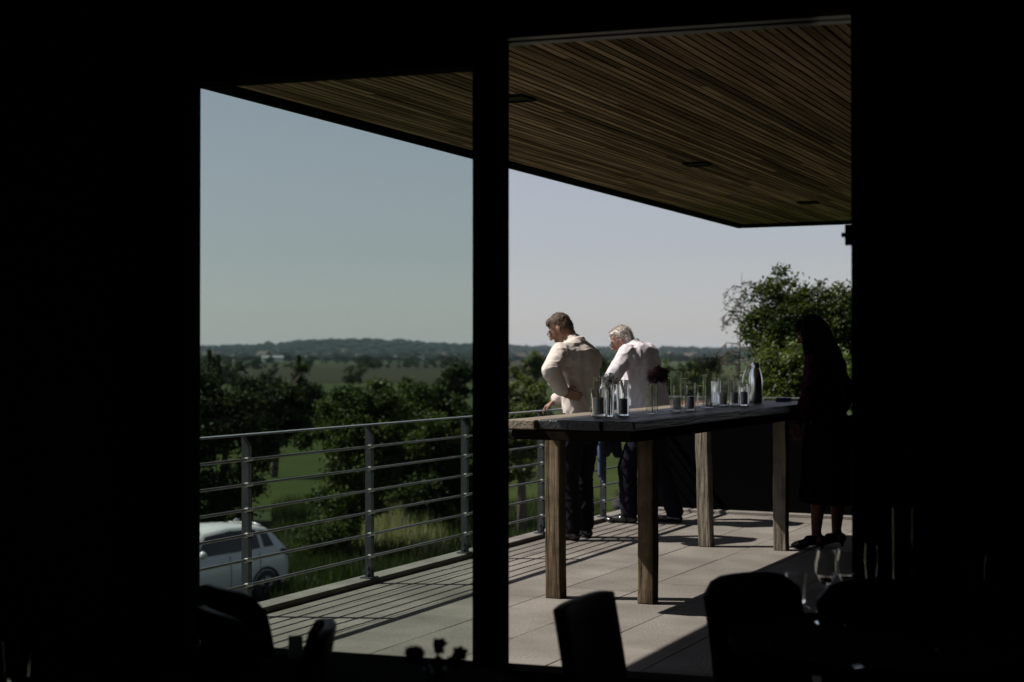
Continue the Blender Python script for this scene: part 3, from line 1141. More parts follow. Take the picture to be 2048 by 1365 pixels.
def spectacles(root, hc, R, m):
    P = lambda x, y, z: Vector(hc) + R @ Vector((x, y, z))
    g = MB()
    for s in (1, -1):
        pts = []
        for k in range(17):
            a = 2 * math.pi * k / 16
            pts.append(P(0.104, s * 0.034 + 0.025 * math.cos(a), 0.006 + 0.019 * math.sin(a)))
        g.tube(pts, 0.0020, 6, cap=False)
        g.tube([P(0.102, s * 0.060, 0.012), P(0.085, s * 0.075, 0.012), P(0.005, s * 0.081, 0.010), P(-0.014, s * 0.081, -0.008)], 0.0020, 6)
    g.tube([P(0.105, -0.010, 0.010), P(0.108, 0, 0.013), P(0.105, 0.010, 0.010)], 0.0018, 6)
    g.build('spectacles', m, root)


def shoe(name, root, ankle, fwd, m, heel=0.0, L=0.28):
    f = Vector(fwd).normalized()
    l = Vector((-f.y, f.x, 0))
    a = Vector((ankle[0], ankle[1], 0))

    def fill(bm):
        capsule(bm, a - f * 0.045 + Vector((0, 0, 0.036 + heel)), a + f * 0.05 + Vector((0, 0, 0.040 + heel * 0.7)), 0.036, 0.038, side=l, n=14)
        capsule(bm, a + f * 0.03 + Vector((0, 0, 0.036 + heel * 0.6)), a + f * (L - 0.105) + Vector((0, 0, 0.030)), 0.040, 0.030, side=l, n=14, flat=0.85)
        ell(bm, a + f * (L - 0.13) + Vector((0, 0, 0.026)), (0.065, 0.044, 0.024), Matrix((f, l, Vector((0, 0, 1)))).transposed())
        capsule(bm, a - f * 0.01 + Vector((0, 0, 0.05 + heel)), a - f * 0.01 + Vector((0, 0, 0.085 + heel)), 0.038, 0.036)
        if heel > 0:
            capsule(bm, a - f * 0.05 + Vector((0, 0, 0.012)), a - f * 0.045 + Vector((0, 0, heel + 0.02)), 0.012, 0.02)
    return organic(name, fill, m, root, voxel=0.006, smooth=2, cut=[((0, 0, 0.002), (0, 0, -1))])


def collar(root, c, ax, r, m):
    mb = MB()
    t = Vector(ax).normalized()
    u = Vector((0, 1, 0))
    v = t.cross(u)
    vs, fs = [], []
    n_ = 28
    for (k, z) in ((0.97, -0.012), (0.97, 0.008), (0.91, 0.022), (0.89, 0.022), (0.93, 0.0)):
        for i in range(n_):
            a = 2 * math.pi * i / n_
            vs.append(Vector(c) + (u * math.cos(a) + v * math.sin(a)) * (r * k) + t * z)
    for j in range(4):
        for i in range(n_):
            fs.append((j * n_ + i, j * n_ + (i + 1) % n_, (j + 1) * n_ + (i + 1) % n_, (j + 1) * n_ + i))
    mb.add(vs, fs, 0, True)
    mb.build('collar', m, root)


def strands(o, n_, length, comb, seed, spread=0.45):
    """loose hair ends rooted in the hair surface, added to the same mesh"""
    r_ = random.Random(seed)
    me = o.data
    co = [v.co.copy() for v in me.vertices]
    no = [v.normal.copy() for v in me.vertices]
    b = bmesh.new()
    b.from_mesh(me)
    for _ in range(n_):
        k = r_.randrange(len(co))
        p, nn = co[k], no[k]
        t = Vector(comb)
        t = t - nn * t.dot(nn)
        t = t.normalized() if t.length > 1e-4 else nn.orthogonal()
        d = (t + nn * r_.uniform(0.05, spread) + Vector((r_.gauss(0, .25), r_.gauss(0, .25), r_.gauss(0, .25)))).normalized()
        sdv = d.cross(nn)
        sdv = sdv.normalized() * 0.0013 if sdv.length > 1e-5 else Vector((0.0013, 0, 0))
        L = length * r_.uniform(0.5, 1.2)
        vs = [b.verts.new(p - sdv), b.verts.new(p + sdv), b.verts.new(p + d * L * 0.6 + sdv * 0.7), b.verts.new(p + d * L - nn * L * 0.12)]
        b.faces.new((vs[0], vs[1], vs[2]))
        b.faces.new((vs[0], vs[2], vs[3]))
    b.to_mesh(me)
    b.free()


def mat3(yaw=0.0, pitch=0.0, roll=0.0):
    return (Matrix.Rotation(yaw, 3, 'Z') @ Matrix.Rotation(pitch, 3, 'Y') @ Matrix.Rotation(roll, 3, 'X'))


def person_root(px, py, face_r, face_f, label, group=None):
    p = on_z(px, py, 0.0)
    fd = RV * face_r + FV * face_f
    rz_ = math.atan2(fd.y, fd.x)
    o = empty('person', (p.x, p.y, 0.001), rz_)
    tag(o, label, 'person', group)
    Mx = (Matrix.Translation(o.location) @ Matrix.Rotation(rz_, 4, 'Z')).inverted()
    return o, Mx


def railpt(px, z):
    # the point of the top rail seen in photo column px
    s = (px - 1024) / FPX
    dr = RV * s + FV
    nrm = Vector((RD.y, -RD.x, 0))
    k = RAIL0.dot(nrm) / dr.dot(nrm)
    q = dr * k
    return Vector((q.x, q.y, z))


# --- the young man, left hand on his hip, right hand on the rail
root, Mx = person_root(1158, 1078, -0.72, 0.69, 'young man in cream shirt and glasses, head bowed, one hand on his hip')
V = Vector
LS, RS = V((0.02, 0.185, 1.475)), V((0.025, -0.168, 1.452))
LE, LW = V((-0.045, 0.385, 1.335)), V((-0.04, 0.235, 1.165))
rh = Mx @ railpt(1094, RH + 0.025)
RE = V((0.15, -0.27, 1.20))
RW = rh + (RE - rh).normalized() * 0.07 + V((0, 0, 0.02))
hc = V((0.155, 0.045, 1.665))
HR = mat3(0.42, 0.58, -0.05)
LF, RF = V((-0.02, 0.115, 0)), V((0.05, -0.125, 0))
LK, RK = V((0.02, 0.105, 0.50)), V((0.06, -0.115, 0.50))


def body1(bm):
    head_solids(bm, hc, HR)
    capsule(bm, (0.035, 0, 1.50), hc + HR @ V((-0.03, 0, -0.05)), 0.064, 0.060)
    capsule(bm, (0, 0, 1.02), (0.01, 0, 1.38), 0.125, 0.13, side=(0, 1, 0), flat=0.75)
    capsule(bm, LS * 0.95 + V((0, 0, .07)), RS * 0.95 + V((0, 0, .07)), 0.055, 0.055)
    for s_, e_, w_ in ((LS, LE, LW), (RS, RE, RW)):
        capsule(bm, s_, e_, 0.050, 0.040)
        capsule(bm, e_, w_, 0.041, 0.029)
    hand(bm, LW, V((-0.12, -0.045, -0.035)), V((0.05, -1, 0.1)), curl=0.25, side=1)
    hand(bm, RW, rh - RW + V((0.06, 0.01, -0.03)), V((0.1, 0, -1)), curl=0.55, side=1)
    for f_, k_, y in ((LF, LK, 0.10), (RF, RK, -0.10)):
        capsule(bm, (0, y, 0.93), k_, 0.085, 0.058)
        capsule(bm, k_, f_ + V((0, 0, 0.08)), 0.055, 0.038)
        capsule(bm, f_ + V((-0.03, 0, 0.045)), f_ + V((0.15, 0, 0.03)), 0.032, 0.022)


organic('body', body1, M['skin'], root, voxel=0.0052, smooth=3)


def shirt1(bm):
    capsule(bm, (-0.01, 0, 1.03), (0.0, 0, 1.20), 0.162, 0.164, side=(0, 1, 0), flat=0.74, n=24)
    capsule(bm, (0.0, 0, 1.20), (0.005, 0, 1.375), 0.164, 0.168, side=(0, 1, 0), flat=0.70, n=24)
    capsule(bm, LS + V((0, -0.02, -0.005)), RS + V((0, 0.02, -0.005)), 0.077, 0.077, n=20)
    capsule(bm, V((0.01, 0.05, 1.485)), V((0.01, -0.05, 1.485)), 0.085, 0.085)
    capsule(bm, (0.02, 0, 1.505), (0.06, 0.005, 1.555), 0.082, 0.076)
    for s_ in (1, -1):
        capsule(bm, (-0.015, s_ * 0.078, 1.42), (-0.03, s_ * 0.076, 1.02), 0.098, 0.094, n=20)
        capsule(bm, (-0.01, s_ * 0.112, 1.42), (-0.01, s_ * 0.090, 1.08), 0.082, 0.076, n=20)
    capsule(bm, (-0.055, 0, 1.44), (-0.055, 0, 1.05), 0.082, 0.090, n=20)
    for sh in (LS, RS):
        capsule(bm, (0.01, 0, 1.525), sh + V((-0.01, 0, -0.012)), 0.074, 0.078, n=20)
        capsule(bm, (-0.03, 0, 1.46), sh + V((-0.03, 0, -0.05)), 0.088, 0.074, n=20)
    capsule(bm, LS, LE, 0.082, 0.070)
    capsule(bm, LE, LW + (LE - LW) * 0.16, 0.068, 0.060)
    capsule(bm, LS + V((-0.01, -0.04, -0.06)), LE.lerp(LS, 0.55) + V((0, -0.05, -0.06)), 0.070, 0.040)
    capsule(bm, RS, RE, 0.078, 0.062)
    capsule(bm, RE, RW + (RE - RW) * 0.10, 0.066, 0.056)


organic('shirt', shirt1, M['shirt_cream'], root, voxel=0.009, smooth=24, wob=folds(0.0052, 11, 1.0, 1.2),
        cut=[((0, 0, 0.985), (0, 0, -1))])


def trou1(bm):
    capsule(bm, (-0.01, 0, 0.90), (-0.01, 0, 1.01), 0.168, 0.162, side=(0, 1, 0), flat=0.76, n=24)
    for f_, k_, y in ((LF, LK, 0.085), (RF, RK, -0.085)):
        capsule(bm, (-0.01, y, 0.90), k_, 0.108, 0.080)
        capsule(bm, k_, f_ + V((-0.005, 0, 0.10)), 0.079, 0.070)


organic('trousers', trou1, M['trousers'], root, voxel=0.010, smooth=4, wob=folds(0.005, 9, 4.0),
        cut=[((0, 0, 1.035), (0, 0, 1)), ((0, 0, 0.055), (0, 0, -1))])
collar(root, (0.028, 0, 1.555), (0.5, 0.02, 1), 0.079, M['shirt_cream'])
shoe('shoe', root, LF, (1, 0.15, 0), M['leather'])
shoe('shoe', root, RF, (1, -0.1, 0), M['leather'])


def hair1(bm):
    P = lambda x, y, z: hc + HR @ V((x, y, z))
    ell(bm, P(-0.014, 0, 0.042), (0.094, 0.076, 0.084), HR)
    ell(bm, P(-0.050, 0, 0.005), (0.056, 0.070, 0.078), HR)
    ell(bm, P(0.030, 0, 0.088), (0.052, 0.058, 0.032), HR)
    ell(bm, P(0.052, 0.01, 0.080), (0.030, 0.046, 0.020), HR)


def hairwob(amp, s):
    def f(co):
        return amp * noise.noise(Vector((co.x * s, co.y * s, co.z * s * 0.5))) + amp * 0.6 * noise.noise(co * s * 2.5)
    return f


HO = organic('hair', hair1, M['hair_brown'], root, voxel=0.006, smooth=2, wob=hairwob(0.004, 40),
        cut=[(hc + HR @ V((0.0, 0, -0.055)), HR @ V((0.25, 0, -1)))])
strands(HO, 2600, 0.014, HR @ V((-0.6, 0.1, -0.6)), 3, 0.35)
face_parts(root, hc, HR, M['hair_brown'])
spectacles(root, hc, HR, M['trim_black'])

# --- the older man, leaning over the rail
root, Mx = person_root(1300, 1046, -0.90, 0.43, 'grey haired older man in a white shirt leaning forward on the railing beyond the table')
LS, RS = V((0.135, 0.185, 1.465)), V((0.17, -0.18, 1.455))
LE = V((0.195, 0.315, 1.31))
lh = Mx @ railpt(1203, RH + 0.02)
rh = Mx @ railpt(1222, RH + 0.02)
RE = V((0.30, -0.28, 1.24))
LW = lh + (LE - lh).normalized() * 0.075 + V((0, 0, 0.01))
RW = rh + (RE - rh).normalized() * 0.075 + V((0, 0, 0.01))
hc = V((0.255, 0.02, 1.585))
HR = mat3(0.25, 0.55, 0.0)
LF, RF = V((0.16, 0.10, 0)), V((-0.18, -0.11, 0))
LK, RK = V((0.17, 0.105, 0.50)), V((-0.04, -0.11, 0.50))


def body2(bm):
    head_solids(bm, hc, HR, 1.1)
    capsule(bm, (0.15, 0, 1.485), hc + HR @ V((-0.03, 0, -0.05)), 0.066, 0.062)
    capsule(bm, (0, 0, 1.02), (0.12, 0, 1.40), 0.14, 0.13, side=(0, 1, 0), flat=0.75)
    capsule(bm, LS, RS, 0.055, 0.055)
    for s_, e_, w_ in ((LS, LE, LW), (RS, RE, RW)):
        capsule(bm, s_, e_, 0.050, 0.040)
        capsule(bm, e_, w_, 0.041, 0.030)
    hand(bm, LW, lh - LW + V((0.06, 0, -0.02)), V((0.1, 0, -1)), curl=0.55, side=-1)
    hand(bm, RW, rh - RW + V((0.06, 0, -0.02)), V((0.1, 0, -1)), curl=0.55, side=1)
    for f_, k_, y in ((LF, LK, 0.10), (RF, RK, -0.10)):
        capsule(bm, (-0.01, y, 0.93), k_, 0.088, 0.058)
        capsule(bm, k_, f_ + V((0, 0, 0.08)), 0.055, 0.038)
        capsule(bm, f_ + V((-0.03, 0, 0.045)), f_ + V((0.15, 0, 0.03)), 0.032, 0.022)


organic('body', body2, M['skin_old'], root, voxel=0.0052, smooth=3)


def shirt2(bm):
    capsule(bm, (-0.01, 0, 1.02), (0.045, 0, 1.20), 0.185, 0.190, side=(0, 1, 0), flat=0.86, n=24)
    capsule(bm, (0.045, 0, 1.20), (0.10, 0, 1.40), 0.190, 0.180, side=(0, 1, 0), flat=0.78, n=24)
    capsule(bm, LS + V((0, -0.02, 0)), RS + V((0, 0.02, 0)), 0.080, 0.080, n=20)
    for s_ in (1, -1):
        capsule(bm, (0.07, s_ * 0.085, 1.45), (-0.03, s_ * 0.085, 1.02), 0.115, 0.112, n=20)
        capsule(bm, (0.09, s_ * 0.125, 1.44), (0.0, s_ * 0.10, 1.06), 0.092, 0.090, n=20)
    capsule(bm, (0.035, 0, 1.45), (-0.06, 0, 1.10), 0.094, 0.105, n=20)
    for sh in (LS, RS):
        capsule(bm, (0.13, 0, 1.51), sh + V((-0.01, 0, -0.01)), 0.076, 0.080, n=20)
        capsule(bm, (0.06, 0, 1.455), sh + V((-0.04, 0, -0.05)), 0.092, 0.078, n=20)
    capsule(bm, (0.14, 0, 1.495), (0.180, 0.005, 1.535), 0.082, 0.074)
    capsule(bm, LS, LE, 0.084, 0.068)
    capsule(bm, LE, LW + (LE - LW) * 0.10, 0.072, 0.060)
    capsule(bm, RS, RE, 0.084, 0.072)
    capsule(bm, RE, RW + (RE - RW) * 0.10, 0.072, 0.060)
    capsule(bm, (0.14, 0.04, 1.10), (0.12, 0.04, 0.98), 0.05, 0.05)


organic('shirt', shirt2, M['shirt_white'], root, voxel=0.009, smooth=24, wob=folds(0.0052, 11, 7.0, 1.2),
        cut=[((0, 0, 0.965), (0.25, 0, -1))])


def trou2(bm):
    capsule(bm, (-0.02, 0, 0.90), (-0.01, 0, 1.0), 0.172, 0.168, side=(0, 1, 0), flat=0.8, n=24)
    for f_, k_, y in ((LF, LK, 0.085), (RF, RK, -0.085)):
        capsule(bm, (-0.02, y, 0.90), k_, 0.112, 0.082)
        capsule(bm, k_, f_ + V((-0.005, 0, 0.10)), 0.081, 0.072)


organic('trousers', trou2, M['trousers_navy'], root, voxel=0.010, smooth=4, wob=folds(0.006, 9, 2.0),
        cut=[((0, 0, 1.03), (0, 0, 1)), ((0, 0, 0.05), (0, 0, -1))])
collar(root, (0.165, 0, 1.540), (0.75, 0.02, 1), 0.082, M['shirt_white'])
shoe('shoe', root, LF, (1, 0.1, 0), M['leather'])
shoe('shoe', root, RF, (1, -0.1, 0), M['leather'])


def hair2(bm):
    P = lambda x, y, z: hc + HR @ V((x, y, z))
    ell(bm, P(-0.022, 0, 0.036), (0.092, 0.078, 0.083), HR)
    ell(bm, P(-0.050, 0, -0.002), (0.056, 0.073, 0.076), HR)
    ell(bm, P(0.026, 0, 0.086), (0.048, 0.056, 0.030), HR)


HO = organic('hair', hair2, M['hair_grey'], root, voxel=0.006, smooth=2, wob=hairwob(0.005, 38),
        cut=[(hc + HR @ V((0.0, 0, -0.05)), HR @ V((0.3, 0, -1)))])
strands(HO, 2600, 0.026, HR @ V((-0.7, 0.2, -0.4)), 4, 0.6)
face_parts(root, hc, HR, M['hair_grey'])
spectacles(root, hc, HR, M['steel'])

# --- the woman in the shade
root, Mx = person_root(1652, 1096, -0.76, 0.62, 'woman with long dark hair in a dark dress with plum lace sleeves, in deep shade')
LS, RS = V((0.02, 0.165, 1.40)), V((0.03, -0.165, 1.40))
LE, LW = V((0.03, 0.235, 1.14)), V((0.13, 0.20, 0.93))
RE, RW = V((-0.05, -0.285, 1.16)), V((0.06, -0.26, 0.95))
hc = V((0.125, 0.0, 1.62))
HR = mat3(0.35, 0.40, 0.0)
LF, RF = V((0.03, 0.115, 0)), V((-0.02, -0.11, 0))
LK, RK = V((0.04, 0.095, 0.52)), V((0.01, -0.095, 0.52))


def body3(bm):
    head_solids(bm, hc, HR, 0.9)
    capsule(bm, (0.03, 0, 1.44), hc + HR @ V((-0.03, 0, -0.05)), 0.052, 0.050)
    capsule(bm, (0, 0, 1.02), (0.01, 0, 1.32), 0.115, 0.12, side=(0, 1, 0), flat=0.75)
    capsule(bm, LS, RS, 0.045, 0.045)
    for s_, e_, w_ in ((LS, LE, LW), (RS, RE, RW)):
        capsule(bm, s_, e_, 0.042, 0.034)
        capsule(bm, e_, w_, 0.034, 0.024)
    hand(bm, LW, V((0.02, -0.02, -0.1)), V((0.3, -1, 0)), curl=0.4, side=-1, s=0.9)
    hand(bm, RW, V((0.08, 0.01, -0.06)), V((0, 0.6, -1)), curl=0.4, side=1, s=0.9)
    for f_, k_, y in ((LF, LK, 0.09), (RF, RK, -0.09)):
        capsule(bm, (0, y, 0.93), k_, 0.090, 0.056)
        capsule(bm, k_, f_ + V((-0.022, 0, 0.34)), 0.053, 0.056)
        capsule(bm, f_ + V((-0.02, 0, 0.33)), f_ + V((-0.005, 0, 0.10)), 0.055, 0.033)
        capsule(bm, f_ + V((-0.03, 0, 0.075)), f_ + V((0.13, 0, 0.03)), 0.030, 0.020)


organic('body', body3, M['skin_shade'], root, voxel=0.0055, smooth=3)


def dress(bm):
    capsule(bm, (0.0, 0, 1.10), (0.0, 0, 1.33), 0.135, 0.155, side=(0, 1, 0), flat=0.72, n=24)
    capsule(bm, LS + V((0, -0.02, 0)), RS + V((0, 0.02, 0)), 0.062, 0.062, n=18)
    capsule(bm, (0.0, 0, 1.10), (-0.01, 0, 0.90), 0.140, 0.185, side=(0, 1, 0), flat=0.78, n=24)
    capsule(bm, (-0.01, 0, 0.90), (0.01, 0, 0.30), 0.185, 0.215, side=(0, 1, 0), flat=0.86, n=28)
    capsule(bm, (0.02, 0, 1.42), (0.04, 0, 1.47), 0.065, 0.055)


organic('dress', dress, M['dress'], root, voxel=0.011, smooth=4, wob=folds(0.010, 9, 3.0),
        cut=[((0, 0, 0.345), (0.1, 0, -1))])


def sleeves(bm):
    for s_, e_, w_ in ((LS, LE, LW), (RS, RE, RW)):
        capsule(bm, s_, e_, 0.060, 0.050)
        capsule(bm, e_, w_ + (e_ - w_) * 0.25, 0.050, 0.046)


organic('lace_sleeves', sleeves, M['lace'], root, voxel=0.009, smooth=2, wob=folds(0.005, 18, 3.0))


def hair3(bm):
    P = lambda x, y, z: hc + HR @ V((x, y, z))
    ell(bm, P(-0.02, 0, 0.045), (0.108, 0.092, 0.094), HR)
    ell(bm, P(0.03, 0, 0.085), (0.065, 0.066, 0.045), HR)
    capsule(bm, P(-0.05, 0, 0.0), V((-0.055, 0, 1.36)), 0.092, 0.105, side=(0, 1, 0), n=18)
    capsule(bm, V((-0.055, 0, 1.38)), V((-0.07, 0, 1.20)), 0.105, 0.075, side=(0, 1, 0), flat=0.65, n=18)
    for s in (1, -1):
        capsule(bm, P(0.03, s * 0.078, 0.03), V((0.06, s * 0.095, 1.36)), 0.032, 0.045)


organic('hair', hair3, M['hair_dark'], root, voxel=0.007, smooth=2, wob=hairwob(0.009, 26))
face_parts(root, hc, HR, M['hair_dark'])
shoe('shoe', root, LF, (1, 0.55, 0), M['black_cloth'], heel=0.035, L=0.25)
shoe('shoe', root, RF, (1, 0.4, 0), M['black_cloth'], heel=0.035, L=0.25)

# jacket hung over the rail between the two men
jr_ = railpt(1203, 0)
jk = empty('jacket', (jr_.x, jr_.y, RH), ang)
tag(jk, 'navy jacket with blue lining hung over the railing between the two men', 'jacket')


def jack(bm):
    for k in range(6):
        yy = -0.16 + 0.065 * k
        capsule(bm, (0.045 + 0.012 * (k % 2), yy, -0.02), (0.055 + 0.02 * (k % 2), yy * 0.9, -0.36 - 0.05 * math.sin(k * 1.3)), 0.032, 0.040)
        capsule(bm, (-0.05, yy, -0.02), (-0.06, yy * 0.95, -0.40), 0.028, 0.034)
        capsule(bm, (-0.05, yy, 0.012), (0.05, yy, 0.012), 0.030, 0.034)
    capsule(bm, (0.10, 0.05, -0.10), (0.115, 0.08, -0.42), 0.045, 0.040)


organic('shell', jack, M['navy_cloth'], jk, voxel=0.009, smooth=4, wob=folds(0.008, 12, 9.0))


def lining(bm):
    for k in range(3):
        capsule(bm, (0.05, -0.17 + 0.05 * k, -0.30), (0.055, -0.18 + 0.045 * k, -0.60 - 0.03 * k), 0.022, 0.018)


organic('lining', lining, M['blue_lining'], jk, voxel=0.008, smooth=3)


# ------------------------------------------------------------------ dining room: chairs, tables, ware (all in deep shade)
CHAIR_PROTO = None


def make_chair(shoulder=0.055):
    t = empty('dining_chair')
    sw, sdp, sh = 0.44, 0.42, 0.46
    mb = MB()
    mb.box(-sdp / 2, sdp / 2, -sw / 2, sw / 2, sh - 0.06, sh)
    mb.build('seat', M['chair_black'], t, bevel=0.02, seg=3)
    mb = MB()
    nx = 9
    vs, fs = [], []
    hb = 0.88
    for (off) in (0.0, 0.035):
        for zi in range(8):
            z = sh + 0.02 + (hb - sh - 0.02) * zi / 7
            for k in range(nx):
                u = -1 + 2 * k / (nx - 1)
                wv = 0.20 * (1.0 - 0.0 * z)
                zz = z - (zi / 7) ** 4 * (shoulder * abs(u) ** 5)
                x = -sdp / 2 + 0.03 - 0.17 * (z - sh) + (0.045 if shoulder > 0.02 else 0.012) * u * u - off
                vs.append((x, u * wv, zz))
    st = 8 * nx
    for zi in range(7):
        for k in range(nx - 1):
            a = zi * nx + k
            fs.append((a, a + 1, a + nx + 1, a + nx))
            fs.append((st + a, st + a + nx, st + a + nx + 1, st + a + 1))
    for k in range(nx - 1):
        fs.append((k, st + k, st + k + 1, k + 1))
        a = 7 * nx + k
        fs.append((a, a + 1, st + a + 1, st + a))
    for zi in range(7):
        a = zi * nx
        fs.append((a, a + nx, st + a + nx, st + a))
        a = zi * nx + nx - 1
        fs.append((a, st + a, st + a + nx, a + nx))
    mb.add(vs, fs, 0, True)
    mb.build('backrest', M['chair_black'], t, bevel=0.006)
    for sx, sy in ((1, 1), (1, -1), (-1, 1), (-1, -1)):
        mb = MB()
        mb.tube([(sx * 0.19, sy * 0.20, 0), (sx * 0.17, sy * 0.18, sh - 0.061)], [0.014, 0.019], 10)
        mb.build('leg', M['chair_black'], t)
    return t


CH = [
    # photo px of the back's top centre, facing in (right, forward), label
    ((1160, 1194), (0.90, -0.43), 'black dining chair seen from behind in front of the open window bay'),
    ((664, 1247), (-0.993, -0.118), 'black dining chair seen edge on, its back catching blue light'),
    ((436, 1176), (0.79, 0.61), 'black round shouldered dining chair at the lower left corner of the tinted window'),
    ((418, 1222), (0.85, 0.52), 'black dining chair low in the left corner, nearest to the left jamb'),
    ((1742, 1158), (0.15, -0.99), 'black dining chair half hidden by the right jamb, behind the wine glasses'),  # chair added to cover shaded paving that came out too pale
    ((1484, 1146), (0.55, -0.84), 'black dining chair silhouetted below the tall table\'s far legs'),
]
proto = make_chair()
for i, ((px, py), (fr, ff), lab) in enumerate(CH):
    o = make_chair(0.008) if i == 0 else (proto if i == 1 else copy_tree(proto))
    fd = RV * fr + FV * ff
    a = math.atan2(fd.y, fd.x)
    p = on_z(px, py, FLZ + 0.88)
    back = Vector((-0.18 - 0.17 * 0.42 - 0.02, 0, 0))
    back = Matrix.Rotation(a, 3, 'Z') @ back
    o.location = (p.x - back.x, p.y - back.y, FLZ + 0.001)
    o.rotation_euler = (0, 0, a)
    tag(o, lab, 'chair', 'dining chairs in the dark room')


def dining_table(px, py, rad, lab):
    p = on_z(px, py, FLZ + 0.75)
    t = empty('dining_table', (p.x, p.y, FLZ + 0.001))
    tag(t, lab, 'table')
    mb = MB()
    mb.lathe([(0.001, 0.71), (rad - 0.02, 0.71), (rad, 0.72), (rad, 0.742), (rad - 0.008, 0.749), (0.001, 0.749)], n=48)
    mb.build('tabletop', M['black_cloth'], t)
    mb = MB()
    mb.lathe([(0.001, 0), (0.28, 0), (0.27, 0.02), (0.06, 0.05), (0.045, 0.12), (0.045, 0.708), (0.001, 0.708)], n=24)
    mb.build('pedestal', M['chair_black'], t)
    return p


TBZ = FLZ + 0.751
pR = dining_table(1790, 1275, 0.50, 'round dark dining table laid with glasses in the lower right shade')
pL = dining_table(640, 1395, 0.55, 'round dark dining table in the lower left shade')


def stemware(kind, px, py, lab, hpx=None):
    p = on_z(px, py, TBZ)
    mb = MB()
    if kind == 'wine':
        mb.lathe([(0.001, 0), (0.034, 0), (0.034, 0.002), (0.004, 0.006), (0.0035, 0.085), (0.02, 0.10), (0.036, 0.13), (0.038, 0.16), (0.031, 0.205),
                  (0.0298, 0.205), (0.0365, 0.16), (0.0345, 0.131), (0.019, 0.103), (0.001, 0.092)], n=28)
        nm = 'wine_glass'
    elif kind == 'flute':
        mb.lathe([(0.001, 0), (0.03, 0), (0.03, 0.002), (0.004, 0.006), (0.0035, 0.09), (0.018, 0.12), (0.024, 0.18), (0.021, 0.235), (0.0198, 0.235),
                  (0.0228, 0.18), (0.017, 0.122), (0.001, 0.105)], n=24)
        nm = 'champagne_flute'
    elif kind == 'tumbler':
        mb.lathe([(0.001, 0), (0.030, 0), (0.031, 0.004), (0.037, 0.10), (0.0358, 0.10), (0.029, 0.012), (0.001, 0.010)], n=28)
        nm = 'tumbler'
    else:
        mb.lathe([(0.001, 0), (0.045, 0), (0.046, 0.004), (0.034, 0.10), (0.036, 0.36), (0.0345, 0.36), (0.0325, 0.10), (0.044, 0.014), (0.001, 0.012)], n=28)
        nm = 'tall_vase'
    o = mb.build(nm, M['glass'])
    o.location = (p.x, p.y, TBZ + 0.0008)
    tag(o, lab, {'wine': 'wine glass', 'flute': 'champagne flute', 'tumbler': 'tumbler', 'vase': 'vase'}[kind], 'glasses on the dark dining tables')
    return o


stemware('tumbler', 1592, 1205, 'tumbler at the left rim of the right hand dining table')
stemware('wine', 1652, 1225, 'wine glass second from the left on the right hand dining table')
stemware('wine', 1694, 1222, 'wine glass with a bright rim just left of the open bay\'s right edge')
stemware('flute', 1742, 1230, 'champagne flute just right of the open bay\'s right edge')
stemware('vase', 1805, 1240, 'tall slender glass vase on the right hand dining table')
stemware('flute', 1945, 1235, 'champagne flute left of the wine glass at the far right of the table')
stemware('wine', 1985, 1240, 'wine glass furthest right on the dark dining table')
stemware('tumbler', 1710, 1245, 'small tumbler between the wine glasses and the flute')
stemware('tumbler', 35, 1362, 'tumbler in the dark lower left corner of the frame')


def dish(px, py, r, lab, tilt):
    p = on_z(px, py, TBZ)
    mb = MB()
    mb.lathe([(0.0005, 0.0005), (r * 0.62, 0.0005), (r, r * 0.20), (r * 0.985, r * 0.235), (r * 0.6, 0.004), (0.0005, 0.003)], n=28)
    o = mb.build('side_plate', M['porcelain'])
    o.location = (p.x, p.y, TBZ + 0.0008)
    tag(o, lab, 'plate', 'small plates on the right hand dining table')
    return o


def foil(px, py, lab, s=0.018):
    """polished spoon lying bowl down: catches a patch of sky"""
    p = on_z(px, py, TBZ)
    t = MB()
    n1, n2 = 14, 6
    vs, fs = [], []
    for j in range(n2 + 1):
        rr = j / n2
        for k in range(n1):
            a = 2 * math.pi * k / n1
            x, y = rr * math.cos(a) * s * 1.45, rr * math.sin(a) * s
            vs.append((x, y, 0.009 * (1 - rr * rr) + 0.001))
    for j in range(n2):
        for k in range(n1):
            fs.append((j * n1 + k, (j + 1) * n1 + k, (j + 1) * n1 + (k + 1) % n1, j * n1 + (k + 1) % n1))
    t.add(vs, fs, 0, True)
    t.tube([(s * 1.35, 0, 0.002), (s * 2.2, 0, 0.006), (s * 7, 0, 0.0025), (s * 8, 0, 0.002)], [0.003, 0.0025, 0.0035, 0.005], 8, flat=0.4, side=(0, 1, 0))
    o = t.build('spoon', M['chrome'])
    o.location = (p.x, p.y, TBZ + 0.0005)
    o.rotation_euler = (0, 0, rnd.uniform(0, 6.28))
    tag(o, lab, 'spoon', 'cutlery on the right hand dining table')
    return o


def place_card(px, py, w_, h_, lab, rz_, lean=0.35):
    p = on_z(px, py, TBZ)
    mb = MB()
    dx = h_ * math.sin(lean)
    hz = h_ * math.cos(lean)
    tk = 0.0008
    for s in (1, -1):
        mb.add([(s * dx, -w_ / 2, 0), (s * dx, w_ / 2, 0), (0, w_ / 2, hz), (0, -w_ / 2, hz),
                (s * (dx - tk), -w_ / 2, 0), (s * (dx - tk), w_ / 2, 0), (0, w_ / 2, hz - tk), (0, -w_ / 2, hz - tk)],
               [(0, 1, 2, 3), (7, 6, 5, 4), (0, 4, 5, 1), (0, 3, 7, 4), (1, 5, 6, 2)])
    o = mb.build('place_card', M['thin_paper'])
    o.location = (p.x, p.y, TBZ + 0.0005)
    o.rotation_euler = (0, 0, rz_)
    tag(o, lab, 'place card', 'small cards on the dark tables')
    return o


